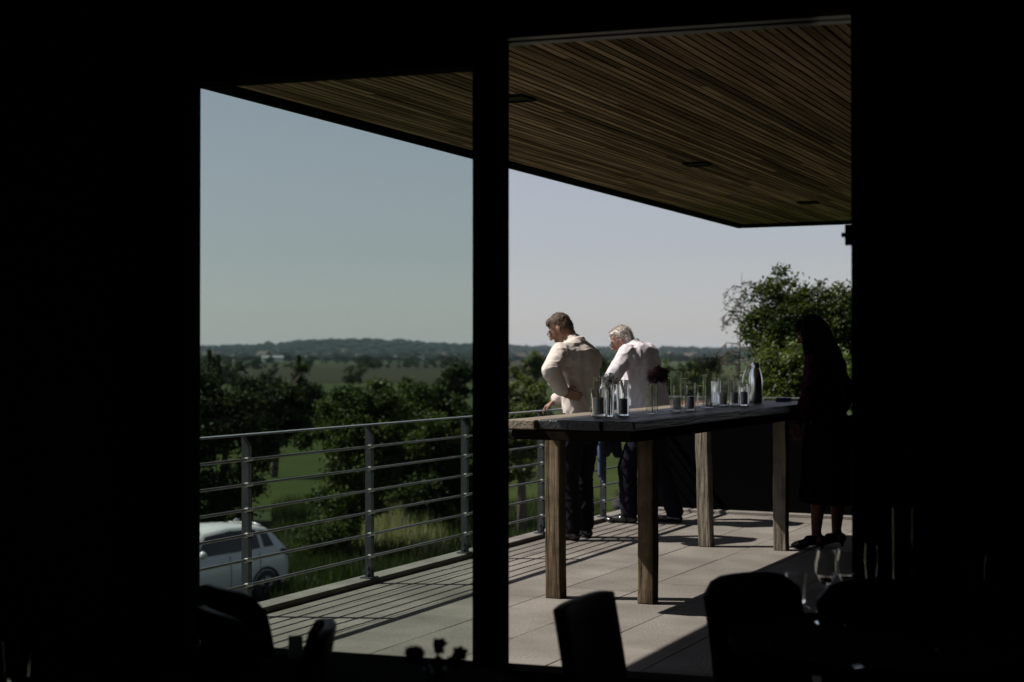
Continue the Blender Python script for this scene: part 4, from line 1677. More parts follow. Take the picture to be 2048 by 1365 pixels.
def steel_wedge(px, py, tx, ty, w_, dp, lab):
    """small polished holder whose sloping top mirrors the sky seen at photo point (tx, ty)"""
    p = on_z(px, py, TBZ)
    vin = (p - Vector((0, 0, H))).normalized()
    vout = (at(tx, ty, 100) - Vector((0, 0, H))).normalized()
    n_ = (vout - vin).normalized()
    ctr = []
    for (a, b) in ((-1, -1), (1, -1), (1.15, 1), (-0.8, 1)):
        q = RV * (a * w_ / 2) + FV * (b * dp / 2)
        q.z = 0.008 - (n_.x * q.x + n_.y * q.y) / n_.z
        ctr.append(q)
    zm = min(q.z for q in ctr)
    for q in ctr:
        q.z += 0.004 - zm
    mb = MB()
    bt = [Vector((q.x, q.y, 0)) for q in ctr]
    mb.add(ctr + bt, [(0, 1, 2, 3), (7, 6, 5, 4)] + [(k, k + 4, (k + 1) % 4 + 4, (k + 1) % 4) for k in range(4)])
    o = mb.build('card_holder', M['mirror_steel'])  # added reflector, tilted only to throw back a patch of sky
    o.location = (p.x, p.y, TBZ + 0.0005)
    return tag(o, lab, 'card holder', 'polished card holders on the right hand table')


steel_wedge(1640, 1250, 1480, 250, 0.027, 0.085, 'small polished steel holder mirroring the sky beneath the wine glasses')
steel_wedge(1551, 1290, 1430, 250, 0.025, 0.07, 'small polished steel holder nearest the left rim of the right hand table')
steel_wedge(1712, 1337, 1500, 250, 0.022, 0.06, 'small polished steel holder lowest in the frame on the right hand table')
steel_wedge(1921, 1300, 1500, 250, 0.02, 0.03, 'small polished steel holder furthest right on the dark table')
foil(1880, 1300, 'polished spoon far right on the dark dining table')
foil(1690, 1250, 'polished spoon beneath the small tumbler on the right hand table')
foil(1607, 1218, 'polished spoon near the left tumbler on the right hand table')
# left table: standing white card and a low posy
place_card(592, 1318, 0.040, 0.066, 'upright white card at the edge of the lower left dining table', math.radians(115), 0.12)
p = on_z(868, 1392, TBZ)
pz = empty('posy', (p.x, p.y, TBZ + 0.001))
tag(pz, 'low dark posy of flowers silhouetted on the lower left table', 'flowers')
mb = MB()
mb.lathe([(0.001, 0), (0.03, 0), (0.032, 0.004), (0.028, 0.07), (0.0265, 0.07), (0.03, 0.012), (0.001, 0.010)], n=24)
mb.build('vase', M['glass'], pz)
mb = MB()
for k in range(7):
    a = k * 0.9
    tp = V((0.055 * math.cos(a) * (1 + 0.5 * (k % 2)), 0.055 * math.sin(a), 0.09 + 0.012 * (k % 3)))
    mb.tube([(0, 0, 0.012), (tp.x * 0.3, tp.y * 0.3, 0.07), tp], 0.002, 6)
mb.build('stems', M['stem'], pz)
mb = MB()
for k in range(7):
    a = k * 0.9
    tp = V((0.055 * math.cos(a) * (1 + 0.5 * (k % 2)), 0.055 * math.sin(a), 0.09 + 0.012 * (k % 3)))
    for q in range(34):
        dr = V((rnd.gauss(0, 1), rnd.gauss(0, 1), rnd.gauss(0.3, 1))).normalized()
        sdv = dr.orthogonal().normalized() * 0.009
        R_ = 0.024 * rnd.uniform(0.7, 1.1)
        mb.add([tp, tp + dr * R_ * 0.6 + sdv, tp + dr * R_, tp + dr * R_ * 0.6 - sdv], [(0, 1, 2, 3)])
mb.build('blossoms', M['dahlia'], pz)


# ------------------------------------------------------------------ car
def make_car():
    t = empty('parked_car')
    # stations along x (front +): x, half width, sill z, belt z, roof z(None=no cabin), roof half width
    Ls = [(2.12, 0.55, 0.36, 0.62), (2.02, 0.74, 0.26, 0.78), (1.75, 0.86, 0.22, 0.90), (1.3, 0.90, 0.21, 0.98), (0.85, 0.91, 0.21, 1.03),
          (0.3, 0.91, 0.21, 1.04), (-0.4, 0.91, 0.21, 1.06), (-1.0, 0.91, 0.21, 1.09), (-1.5, 0.90, 0.22, 1.12), (-1.85, 0.87, 0.26, 1.12), (-2.05, 0.80, 0.34, 1.06),
          (-2.12, 0.68, 0.42, 0.92)]
    mb = MB()
    vs, fs = [], []
    npf = 0
    for (x, hw_, z0, z1) in Ls:
        sec = [(-hw_ * 0.86, z0), (-hw_ * 0.98, z0 + 0.12), (-hw_, z0 + (z1 - z0) * 0.5), (-hw_ * 0.985, z0 + (z1 - z0) * 0.78), (-hw_ * 0.93, z1 - 0.02), (-hw_ * 0.86, z1 + 0.01),
               (-hw_ * 0.4, z1 + 0.045), (0, z1 + 0.055)]
        sec = sec + [(-y, z) for y, z in reversed(sec[:-1])]
        npf = len(sec)
        vs += [(x, y, z) for y, z in sec]
    for i in range(len(Ls) - 1):
        for k in range(npf - 1):
            fs.append((i * npf + k, i * npf + k + 1, (i + 1) * npf + k + 1, (i + 1) * npf + k))
        fs.append((i * npf + npf - 1, i * npf, (i + 1) * npf, (i + 1) * npf + npf - 1))
    fs.append(tuple(reversed(range(npf))))
    fs.append(tuple((len(Ls) - 1) * npf + k for k in range(npf)))
    mb.add(vs, fs, 0, True)
    # roof shell and pillars: greenhouse
    G = [(0.95, 0.80, 1.06, 0.80, 1.07), (0.55, 0.83, 1.06, 0.68, 1.36), (0.15, 0.84, 1.07, 0.64, 1.56), (-0.5, 0.84, 1.08, 0.63, 1.62), (-1.1, 0.84, 1.10, 0.62, 1.60), (-1.6, 0.82, 1.13, 0.60, 1.53),
         (-1.82, 0.80, 1.13, 0.58, 1.40), (-2.0, 0.76, 1.09, 0.62, 1.14)]
    vs, fs = [], []
    for (x, hb_, zb, hr, zr) in G:
        sec = [(-hb_, zb - 0.05), (-hb_ + 0.01, zb), (-(hb_ * 0.35 + hr * 0.65), zb + (zr - zb) * 0.62), (-hr, zr - 0.05), (-hr * 0.9, zr - 0.015), (-hr * 0.45, zr + 0.012), (0, zr + 0.018)]
        sec = sec + [(-y, z) for y, z in reversed(sec[:-1])]
        ng = len(sec)
        vs += [(x, y, z) for y, z in sec]
    for i in range(len(G) - 1):
        for k in range(ng - 1):
            fs.append((i * ng + k, i * ng + k + 1, (i + 1) * ng + k + 1, (i + 1) * ng + k))
    fs.append(tuple(reversed(range(ng))))
    fs.append(tuple((len(G) - 1) * ng + k for k in range(ng)))
    mb.add(vs, fs, 0, True)
    body = mb.build('body', M['car_paint'], t)
    mb = MB()
    mb.box(-1.95, 1.9, -0.80, 0.80, 0.19, 0.30)
    for sx in (1.28, -1.32):
        for s in (1, -1):
            pts = []
            for k in range(13):
                a = math.pi * k / 12
                pts.append((sx + 0.385 * math.cos(a), s * 0.895, 0.33 + 0.385 * math.sin(a)))
            mb.tube(pts, 0.035, 6)
            mb.lathe([(0.001, 0)], n=3)
    mb.build('lower_trim', M['trim_black'], t)

    mb = MB()
    for s in (1, -1):
        for xx in (0.66, -0.34, -1.16):
            mb.tube([(xx, s * 0.902, 0.32), (xx, s * 0.9135, 0.62), (xx, s * 0.903, 0.88), (xx, s * 0.86, 1.05)], 0.006, 6)
    mb.build('door_seams', M['trim_black'], t)

    def side_pt(x, f, s):
        # point on greenhouse side at height fraction f
        for (xa, ha, za, ra, ta), (xb, hb2, zb2, rb, tb2) in zip(G, G[1:]):
            if xb <= x <= xa:
                q = (xa - x) / (xa - xb)
                hb_, zb, hr, zr = [u + (v - u) * q for u, v in ((ha, hb2), (za, zb2), (ra, rb), (ta, tb2))]
                z = zb + (zr - 0.05 - zb) * f
                ff = (z - zb) / (zr - zb)
                ym = hb_ * 0.35 + hr * 0.65
                if ff < 0.62:
                    y = hb_ - 0.01 + (ym - hb_ + 0.01) * ff / 0.62
                else:
                    y = ym + (hr - ym) * (ff - 0.62) / max(1e-6, ((zr - 0.05 - zb) / (zr - zb) - 0.62))
                return Vector((x, s * (y + 0.012), z))
        return Vector((x, s * 0.8, 1.1))
    for s in (1, -1):
        for (xa, xb) in ((0.58, -0.335), (-0.345, -1.22), (-1.33, -1.62)):
            mb = MB()
            vs, fs = [], []
            nx = 8
            for j in range(5):
                f = 0.06 + 0.86 * j / 4
                for k in range(nx + 1):
                    x0 = xa - (0.0 if xa < 0.5 else 0.42 * j / 4)
                    x1 = xb + (0.0 if xb > -1.5 else 0.10 * j / 4)
                    vs.append(side_pt(x0 + (x1 - x0) * k / nx, f, s))
            for j in range(4):
                for k in range(nx):
                    a = j * (nx + 1) + k
                    fs.append((a, a + 1, a + nx + 2, a + nx + 1))
            mb.add(vs, fs, 0, True)
            mb.build('side_window', M['car_glass'], t)
    # windscreen and rear glass
    mb = MB()
    ws = [(0.93, 0.70, 1.10), (0.57, 0.60, 1.385), (0.20, 0.56, 1.565)]
    vs = []
    for (x, hw_, z) in ws:
        for k in range(7):
            u = -1 + 2 * k / 6
            vs.append((x + 0.05 - 0.06 * u * u, u * hw_, z + 0.012 - 0.02 * u * u))
    fs = [(j * 7 + k, j * 7 + k + 1, j * 7 + k + 8, j * 7 + k + 7) for j in range(2) for k in range(6)]
    mb.add(vs, fs, 0, True)
    mb.build('windscreen', M['car_glass'], t)
    mb = MB()
    vs = []
    for (x, hw_, z) in [(-1.66, 0.54, 1.50), (-1.85, 0.56, 1.38), (-2.02, 0.60, 1.16)]:
        for k in range(7):
            u = -1 + 2 * k / 6
            vs.append((x - 0.02 + 0.04 * u * u, u * hw_, z + 0.02 - 0.02 * u * u))
    mb.add(vs, [(j * 7 + k, j * 7 + k + 7, j * 7 + k + 8, j * 7 + k + 1) for j in range(2) for k in range(6)], 0, True)
    mb.build('rear_window', M['car_glass'], t)
    mb = MB()
    mb.tube([(-1.52, -0.5, 1.56), (-1.74, 0, 1.56), (-1.52, 0.5, 1.56)], 0.03, 8, flat=0.5)
    mb.tube([(-1.2, 0, 1.62), (-1.28, 0, 1.68), (-1.36, 0, 1.66)], 0.014, 8)
    mb.build('spoiler', M['car_paint'], t)
    for s in (1, -1):
        mb = MB()
        mb.tube([(0.50, s * 0.84, 1.10), (0.50, s * 0.93, 1.12)], 0.03, 8)
        mb.tube([(0.52, s * 0.92, 1.15), (0.50, s * 1.0, 1.16), (0.48, s * 1.08, 1.15)], [0.06, 0.085, 0.05], 12, flat=0.8, side=(0, 0, 1))
        mb.build('wing_mirror', M['car_paint'], t)
        mb = MB()
        mb.tube([(1.80, s * 0.80, 0.80), (2.0, s * 0.68, 0.74), (2.07, s * 0.5, 0.70)], [0.05, 0.08, 0.05], 10)
        mb.build('headlight', M['lamp_clear'], t)
        mb = MB()
        mb.tube([(-1.80, s * 0.84, 1.02), (-1.98, s * 0.80, 0.98), (-2.08, s * 0.70, 0.95)], [0.05, 0.085, 0.06], 10)
        mb.build('tail_light', M['lamp_red'], t)
        for hx in (-0.14, -1.02):
            mb = MB()
            mb.tube([(hx + 0.10, s * 0.912, 0.93), (hx, s * 0.935, 0.935), (hx - 0.1, s * 0.912, 0.94)], 0.014, 8)
            mb.build('door_handle', M['car_paint'], t)
        for sx in (1.28, -1.32):
            w_ = MB()
            pr = [(0.21, -0.09), (0.31, -0.10), (0.33, -0.07), (0.335, 0), (0.33, 0.07), (0.31, 0.10), (0.21, 0.09)]
            vs, fs = [], []
            nn = 28
            for r_, y in pr:
                for k in range(nn):
                    a = 2 * math.pi * k / nn
                    vs.append((sx + r_ * math.cos(a), s * 0.83 + y, 0.335 + r_ * math.sin(a)))
            for i in range(len(pr) - 1):
                for k in range(nn):
                    fs.append((i * nn + k, i * nn + (k + 1) % nn, (i + 1) * nn + (k + 1) % nn, (i + 1) * nn + k))
            w_.add(vs, fs, 0, True)
            wo = w_.build('wheel', M['rubber'], t)
            r2 = MB()
            yb = s * 0.83 + s * 0.065
            vs = [(sx + 0.205 * math.cos(2 * math.pi * k / 24), yb - s * 0.03, 0.335 + 0.205 * math.sin(2 * math.pi * k / 24)) for k in range(24)]
            r2.add(vs, [tuple(range(24))])
            for q in range(5):
                a = 2 * math.pi * q / 5
                r2.tube([(sx + 0.03 * math.cos(a), yb, 0.335 + 0.03 * math.sin(a)), (sx + 0.21 * math.cos(a), yb, 0.335 + 0.21 * math.sin(a))], [0.035, 0.025], 6)
            r2.build('rim', M['rim'], wo)
    return t


car = make_car()
tag(car, 'white compact car parked on the grass below the terrace railing', 'car')
a_ = math.radians(52)
hd = RV * -math.cos(a_) + FV * -math.sin(a_)
rw = on_z(529, 1205, GZ)
rz_ = math.atan2(hd.y, hd.x)
wl = Matrix.Rotation(rz_, 3, 'Z') @ Vector((-1.32, 0.83, 0))
car.location = (rw.x - wl.x, rw.y - wl.y, GZ + 0.03)
car.rotation_euler = (0, 0, rz_)


# ------------------------------------------------------------------ trees and plants
def leaf_mesh(name, centers, sizes, mats, midx, parent, upbias=0.6, aspect=0.55):
    nL = len(centers)
    centers = np.asarray(centers)
    sizes = np.asarray(sizes).reshape(-1, 1)
    nrm = nr.normal(size=(nL, 3))
    nrm[:, 2] += upbias
    nrm /= np.linalg.norm(nrm, axis=1, keepdims=True)
    u = np.cross(nrm, nr.normal(size=(nL, 3)))
    u /= np.linalg.norm(u, axis=1, keepdims=True) + 1e-9
    v = np.cross(nrm, u)
    fold = nrm * sizes * 0.12
    P = np.stack([centers - u * sizes * 0.5, centers + v * sizes * aspect * 0.5 + fold, centers + u * sizes * 0.55, centers - v * sizes * aspect * 0.5 + fold], axis=1).reshape(-1, 3)
    me = bpy.data.meshes.new(name)
    me.vertices.add(nL * 4)
    me.vertices.foreach_set('co', P.astype(np.float32).ravel())
    me.loops.add(nL * 4)
    me.loops.foreach_set('vertex_index', np.arange(nL * 4, dtype=np.int32))
    me.polygons.add(nL)
    me.polygons.foreach_set('loop_start', np.arange(0, nL * 4, 4, dtype=np.int32))
    for m in mats:
        me.materials.append(m)
    me.polygons.foreach_set('material_index', np.asarray(midx, dtype=np.int32))
    me.update(calc_edges=True)
    me.validate()
    return link(bpy.data.objects.new(name, me), parent)


def tree(name, base, crowns, nleaf, leaf, kind, label, group=None, nclump=70, sig=0.16, trunk_r=0.14, bark='bark', cat='tree', surf=0.75):
    """crowns: list of (centre offset from base, radii); leaf clumps fill those volumes"""
    t = empty(name, base)
    tag(t, label, cat, group)
    vol = np.array([r[0] * r[1] * r[2] for _, r in crowns]) ** 0.75
    vol = vol / vol.sum()
    cl, clr = [], []
    for ci, (c, r) in enumerate(crowns):
        for k in range(max(4, int(nclump * vol[ci]))):
            d_ = nr.normal(size=3)
            d_ /= np.linalg.norm(d_)
            rad = surf + (1 - surf) * nr.rand() if nr.rand() < 0.8 else nr.rand() * surf
            rad *= 1 + 0.22 * nr.normal() * 0.6
            cl.append(np.array(c) + d_ * np.array(r) * rad)
            clr.append(sum(r) / 3 * sig * nr.uniform(0.6, 1.5))
    cl = np.array(cl)
    clr = np.array(clr)
    wgt = clr ** 2
    wgt /= wgt.sum()
    idx = nr.choice(len(cl), size=nleaf, p=wgt)
    pos = cl[idx] + nr.normal(size=(nleaf, 3)) * clr[idx][:, None] * np.array([1.1, 1.1, 0.8])
    tone = (nr.rand(len(cl)) < 0.42).astype(int)
    mi = np.where(nr.rand(nleaf) < 0.85, tone[idx], 1 - tone[idx])
    ok = pos[:, 2] > 0.05
    leaf_mesh('crown', pos[ok], leaf * nr.uniform(0.6, 1.3, size=ok.sum()), LEAF[kind], mi[ok], t)
    mb = MB()
    top = max(c[2] for c, r in crowns)
    cen = np.mean([c for c, r in crowns], axis=0)
    p1 = Vector((cen[0] * 0.25, cen[1] * 0.25, top * 0.35))
    p2 = Vector((cen[0] * 0.7, cen[1] * 0.7, top * 0.7))
    p3 = Vector((cen[0], cen[1], top * 0.88))
    mb.tube([(0, 0, -0.1), p1, p2, p3], [trunk_r * 1.2, trunk_r * 0.85, trunk_r * 0.55, trunk_r * 0.15], 9)
    for k in range(0, len(cl), max(1, len(cl) // 26)):
        q = Vector(cl[k])
        f = min(0.95, max(0.25, q.z / max(top, 0.1) * 0.7))
        s = p1.lerp(p3, f)
        mid = s.lerp(q, 0.5) + Vector((0, 0, 0.06 * (q - s).length))
        mb.tube([s, mid, q], [trunk_r * 0.32, trunk_r * 0.2, trunk_r * 0.06], 6)
    mb.build('trunk', M[bark], t)
    return t


def crown_px(d, bx, specs):
    """specs: (cx, cy, rx, ry) in photo px at distance d -> crowns relative to base under bx"""
    base = at(bx, HOR, d)
    base.z = GZ
    out = []
    for (cx, cy, rx, ry) in specs:
        p = at(cx, cy, d) - base
        a = rx / FPX * d
        out.append(((p.x, p.y, p.z), (a, a, ry / FPX * d)))
    return base, out


GT = 'trees growing below the terrace'
b, c = crown_px(48, 440, [(420, 792, 50, 40), (470, 800, 55, 42), (395, 815, 50, 55), (430, 860, 70, 80), (500, 850, 60, 80), (420, 950, 70, 70), (375, 830, 60, 90), (490, 930, 50, 60), (440, 1010, 70, 50),
                           (530, 820, 30, 40), (520, 900, 40, 45), (560, 860, 30, 40)])
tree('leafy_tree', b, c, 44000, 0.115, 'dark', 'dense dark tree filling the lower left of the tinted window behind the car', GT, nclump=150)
b, c = crown_px(66, 548, [(600, 775, 32, 32), (604, 740, 14, 24), (590, 805, 48, 36), (560, 810, 48, 36), (610, 845, 46, 40), (560, 850, 44, 36), (525, 790, 30, 24)])
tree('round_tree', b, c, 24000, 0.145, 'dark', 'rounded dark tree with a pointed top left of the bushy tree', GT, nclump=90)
b, c = crown_px(40, 690, [(705, 806, 45, 38), (745, 814, 50, 46), (670, 850, 45, 50), (720, 880, 70, 70), (690, 945, 55, 50), (770, 860, 50, 60), (640, 1015, 45, 26), (745, 960, 50, 55), (690, 1000, 64, 40), (610, 880, 36, 22), (800, 780, 40, 26), (650, 1050, 50, 18), (720, 1008, 50, 30)])
tree('leafy_tree', b, c, 50000, 0.100, 'mid', 'bushy green tree with a forked trunk in the middle of the tinted window', GT, nclump=150)
b, c = crown_px(46, 880, [(840, 818, 45, 42), (890, 816, 45, 42), (860, 870, 70, 70), (920, 860, 50, 80), (850, 950, 70, 60), (930, 950, 60, 60), (800, 1000, 50, 35), (870, 1005, 60, 35), (810, 900, 50, 60), (760, 930, 50, 60), (790, 860, 45, 50), (910, 1000, 60, 28), (940, 990, 50, 36)])
tree('leafy_tree', b, c, 52000, 0.108, 'mid', 'broad green tree right of the forked tree, against the mullion', GT, nclump=140)
b, c = crown_px(85, 915, [(910, 750, 25, 24), (935, 760, 22, 30), (900, 780, 30, 20)])
tree('round_tree', b, c, 4000, 0.22, 'dark', 'dark tree rising behind the broad tree beside the mullion', GT, nclump=40)
b, c = crown_px(44, 1045, [(1030, 775, 30, 28), (1065, 790, 34, 34), (1020, 830, 40, 40), (1060, 850, 45, 40), (1030, 915, 50, 45)])
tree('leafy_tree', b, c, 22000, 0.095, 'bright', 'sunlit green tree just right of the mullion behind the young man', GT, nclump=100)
b, c = crown_px(105, 1215, [(1205, 735, 22, 22), (1235, 735, 20, 24), (1215, 765, 34, 30), (1180, 760, 24, 20)])
tree('round_tree', b, c, 5000, 0.24, 'dark', 'dark tree standing between the two men beyond the lawn', GT, nclump=50)
b, c = crown_px(120, 1360, [(1340, 738, 25, 22), (1375, 742, 26, 18), (1350, 770, 34, 24), (1400, 770, 40, 22)])
tree('round_tree', b, c, 5000, 0.27, 'mid', 'rounded green tree right of the older man\'s shoulder', GT, nclump=50)
b, c = crown_px(130, 1090, [(1062, 722, 22, 14), (1085, 728, 26, 14), (1050, 745, 30, 14)])
tree('round_tree', b, c, 4000, 0.26, 'mid', 'low rounded tree left of the young man at field level', GT, nclump=40)
b, c = crown_px(39, 655, [(650, 1075, 40, 18), (690, 1062, 30, 16), (610, 1100, 25, 12)])
tree('low_scrub', b, c, 11000, 0.07, 'mid', 'low ragged scrub in the shade at the foot of the trees left of the mullion', None, nclump=70, sig=0.3, trunk_r=0.03, cat='bush')
# big tree on the right
b, c = crown_px(27, 1590, [(1560, 600, 40, 50), (1540, 660, 50, 50), (1620, 620, 50, 40), (1660, 650, 55, 45), (1600, 690, 70, 50), (1690, 600, 30, 30), (1740, 640, 60, 70), (1520, 600, 20, 25),
                           (1640, 575, 14, 25), (1550, 565, 12, 25), (1690, 730, 60, 50), (1480, 640, 25, 25)])
tree('leafy_tree', b, c, 42000, 0.075, 'mid', 'tall leafy tree with an uneven crown on the right behind the woman', GT, nclump=300, sig=0.19, trunk_r=0.10)
b, c = crown_px(22, 1575, [(1545, 745, 45, 40), (1590, 730, 45, 45), (1530, 790, 50, 35), (1640, 760, 60, 60), (1690, 790, 50, 60), (1500, 790, 25, 22), (1560, 830, 80, 30)])
tree('leafy_bush', b, c, 26000, 0.062, 'bright', 'bright sunlit bush below the tall tree, beside the steel jug', GT, nclump=150, sig=0.18, trunk_r=0.06, cat='bush')

# sparse conifer with drooping bare branches
base = at(1470, HOR, 30)
base.z = GZ
sp_ = empty('sparse_larch', base)
tag(sp_, 'half bare larch with thin drooping branches left of the tall leafy tree', 'tree')
mb = MB()
tp = at(1484, 545, 30) - base
mb.tube([(0, 0, 0), (0.02, 0, tp.z * 0.5), (tp.x * 0.7, tp.y * 0.7, tp.z * 0.8), tp], [0.07, 0.04, 0.016, 0.004], 8)
lp = []
for k in range(46):
    f = 0.45 + 0.53 * k / 46
    s = Vector((tp.x * max(0, (f - 0.4) / 0.6) * 0.95, tp.y * max(0, (f - 0.4) / 0.6) * 0.95, tp.z * f))
    a = rnd.uniform(0, 6.28)
    L = (1.15 - f) * rnd.uniform(0.7, 1.5) + 0.12
    dr = Vector((math.cos(a), math.sin(a), 0))
    m1 = s + dr * L * 0.5 + Vector((0, 0, 0.03))
    e1 = s + dr * L + Vector((0, 0, -0.32 * L))
    mb.tube([s, m1, e1], [0.016, 0.010, 0.004], 5)
    for q in range(9):
        w0 = s.lerp(m1, rnd.random()) if q < 3 else m1.lerp(e1, rnd.random())
        e2 = w0 + Vector((rnd.uniform(-0.12, 0.12), rnd.uniform(-0.12, 0.12), -rnd.uniform(0.04, 0.22)))
        mb.tube([w0, e2], [0.004, 0.002], 4, cap=False)
        for z in range(5):
            lp.append(w0.lerp(e2, rnd.random()) + Vector((rnd.gauss(0, .02), rnd.gauss(0, .02), rnd.gauss(0, .02))))
mb.build('trunk', M['bark_pale'], sp_)
leaf_mesh('crown', [tuple(q) for q in lp], nr.uniform(0.03, 0.06, size=len(lp)), LEAF['dull'], nr.randint(0, 2, size=len(lp)), sp_)

# far trees: one kind copied over the fields and hedgerows
ft = tree('field_tree', Vector((0, 0, GZ)), [((0, 0, 3.2), (2.2, 2.2, 2.0)), ((0.6, 0.3, 4.6), (1.5, 1.5, 1.3)), ((-1.1, 0.2, 2.4), (1.5, 1.5, 1.3)), ((0, 0, 1.3), (1.9, 1.9, 1.1))],
          1500, 0.55, 'dark', 'small dark tree standing far off among the fields', 'far field trees', nclump=40)
fpos = []
for i in range(24):
    fpos.append((rnd.uniform(395, 950), rnd.uniform(700, 1500), rnd.uniform(0.9, 1.6)))
for i in range(20):
    fpos.append((rnd.uniform(1010, 1460), rnd.uniform(300, 1300), rnd.uniform(0.9, 1.7)))
fpos += [(515, 520, 1.1), (735, 560, 1.5), (748, 565, 1.3), (722, 570, 1.0), (600, 420, 1.3), (930, 300, 1.2), (905, 310, 1.4), (705, 260, 1.0), (440, 240, 1.0), (470, 250, 1.2), (540, 260, 0.9),
         (1290, 240, 1.2), (1310, 230, 1.1), (1420, 210, 1.2), (1265, 260, 1.1), (1150, 260, 1.0), (1130, 250, 1.2), (1390, 170, 1.0), (1430, 150, 0.9)]
for (xa, da, xb, db, n_) in ((400, 640, 640, 655, 13), (640, 1010, 945, 960, 16), (780, 640, 945, 600, 9), (1020, 330, 1180, 310, 9)):
    for q in range(n_):
        f = (q + rnd.uniform(-0.3, 0.3)) / n_
        fpos.append((xa + (xb - xa) * f, da + (db - da) * f, rnd.uniform(0.45, 0.85)))
for i, (x, d, s) in enumerate(fpos):
    o = ft if i == 0 else copy_tree(ft)
    p = at(x, HOR, d)
    o.location = (p.x, p.y, GZ)
    k = s * (0.62 if d < 700 else 0.62)
    o.scale = (k * rnd.uniform(0.9, 1.4), k * rnd.uniform(0.9, 1.4), k)
    o.rotation_euler = (0, 0, rnd.uniform(0, 6.28))
# pointed conifers at left
cf = None
for i, (x, yt, d) in enumerate([(419, 702, 95), (437, 712, 98), (428, 718, 92), (598, 712, 110)]):
    p = at(x, HOR, d)
    p.z = GZ
    if cf is None:
        hgt = 5.4
        cf = empty('conifer', p)
        pos = []
        for k in range(2600):
            f = rnd.random() ** 0.7
            r = (1 - f) * 1.0 * (0.55 + 0.45 * math.sin(f * 40)) + 0.06
            a = rnd.uniform(0, 6.28)
            q = r * math.sqrt(rnd.random())
            pos.append((q * math.cos(a), q * math.sin(a), 0.3 + f * (hgt - 0.3)))
        leaf_mesh('crown', pos, nr.uniform(0.15, 0.3, size=len(pos)), LEAF['dark'], nr.randint(0, 2, size=len(pos)), cf)
        mb = MB()
        mb.tube([(0, 0, 0), (0, 0, hgt * 0.9)], [0.12, 0.02], 7)
        mb.build('trunk', M['bark'], cf)
        o = cf
    else:
        o = copy_tree(cf)
        o.location = p
    hh = H + (HOR - yt) / FPX * d - GZ
    o.scale = (hh / 5.4,) * 3
    tag(o, ['pointed dark conifer furthest left in the tinted window', 'pointed dark conifer second from the left in the tinted window',
            'smallest pointed conifer between the two on the left', 'lone pointed conifer above the rounded dark tree'][i], 'tree', 'pointed conifers')

# far village houses
hs0 = empty('far_house')
mb = MB()
mb.box(-6, 6, -4.5, 4.5, 0, 5.2)
mb.build('wall', M['far_wall'], hs0)
mb = MB()
mb.add([(-6.4, -5, 5.2), (6.4, -5, 5.2), (6.4, 5, 5.2), (-6.4, 5, 5.2), (-6.4, 0, 8.6), (6.4, 0, 8.6)], [(0, 1, 5, 4), (2, 3, 4, 5), (1, 2, 5), (3, 0, 4), (3, 2, 1, 0)])
mb.build('roof', M['far_roof'], hs0)
mb = MB()
for k in range(4):
    for z in (1.0, 3.4):
        mb.box(-5.0 + 2.8 * k, -3.8 + 2.8 * k, -4.53, -4.502, z, z + 1.3)
        mb.box(-5.0 + 2.8 * k, -3.8 + 2.8 * k, 4.502, 4.53, z, z + 1.3)
mb.build('window', M['far_window'], hs0)
for i in range(34):
    x = rnd.choice([rnd.uniform(420, 480), rnd.uniform(520, 640), rnd.uniform(600, 720), rnd.uniform(820, 930), rnd.uniform(400, 940), rnd.uniform(1030, 1090), rnd.uniform(1340, 1400)])
    d = rnd.uniform(1500, 3000)
    o = hs0 if i == 0 else copy_tree(hs0)
    p = at(x, HOR, d)
    o.location = (p.x, p.y, hill_z(x, d) + 0.3 if d > 2500 else GZ)
    k = rnd.uniform(0.6, 1.25)
    o.scale = (k, k, k)
    o.rotation_euler = (0, 0, rnd.uniform(0, 3.14))
    tag(o, 'tiny pale village house far off below the hazy hill', 'house', 'far village houses')
# long pale sheds
for i, (x, d, L, lab) in enumerate([(545, 1500, 20, 'long pale shed left of the fields, brightest roof in the valley'), (612, 1900, 24, 'long grey shed at the foot of the hill, right of the bright one'),
                                    (800, 2100, 20, 'long pale shed below the hill crest')]):
    t = empty('far_shed', (at(x, HOR, d).x, at(x, HOR, d).y, GZ), YAW + rnd.uniform(-0.2, 0.2))
    tag(t, lab, 'shed', 'far sheds')
    mb = MB()
    mb.box(-L / 2, L / 2, -6, 6, 0, 3.6)
    mb.build('wall', M['far_wall'], t)
    mb = MB()
    mb.add([(-L / 2 - 0.6, -6.6, 3.6), (L / 2 + 0.6, -6.6, 3.6), (L / 2 + 0.6, 6.6, 3.6), (-L / 2 - 0.6, 6.6, 3.6), (-L / 2 - 0.6, 0, 5.4), (L / 2 + 0.6, 0, 5.4)], [(0, 1, 5, 4), (2, 3, 4, 5), (1, 2, 5), (3, 0, 4), (3, 2, 1, 0)])
    mb.build('roof', M['far_roof_grey'], t)
# red roofed house glimpsed behind the glasses
p = at(1402, HOR, 62)
t = empty('small_house', (p.x, p.y, GZ), YAW + 0.3)
tag(t, 'low house with a faded red roof glimpsed behind the glassware', 'house')
mb = MB()
mb.box(-1.6, 1.6, -1.2, 1.2, 0, 2.2)
mb.build('wall', M['far_wall'], t)
mb = MB()
mb.add([(-1.8, -1.5, 2.2), (1.8, -1.5, 2.2), (1.8, 1.5, 2.2), (-1.8, 1.5, 2.2), (-1.8, 0, 3.4), (1.8, 0, 3.4)], [(0, 1, 5, 4), (2, 3, 4, 5), (1, 2, 5), (3, 0, 4), (3, 2, 1, 0)])
mb.build('roof', M['terracotta'], t)

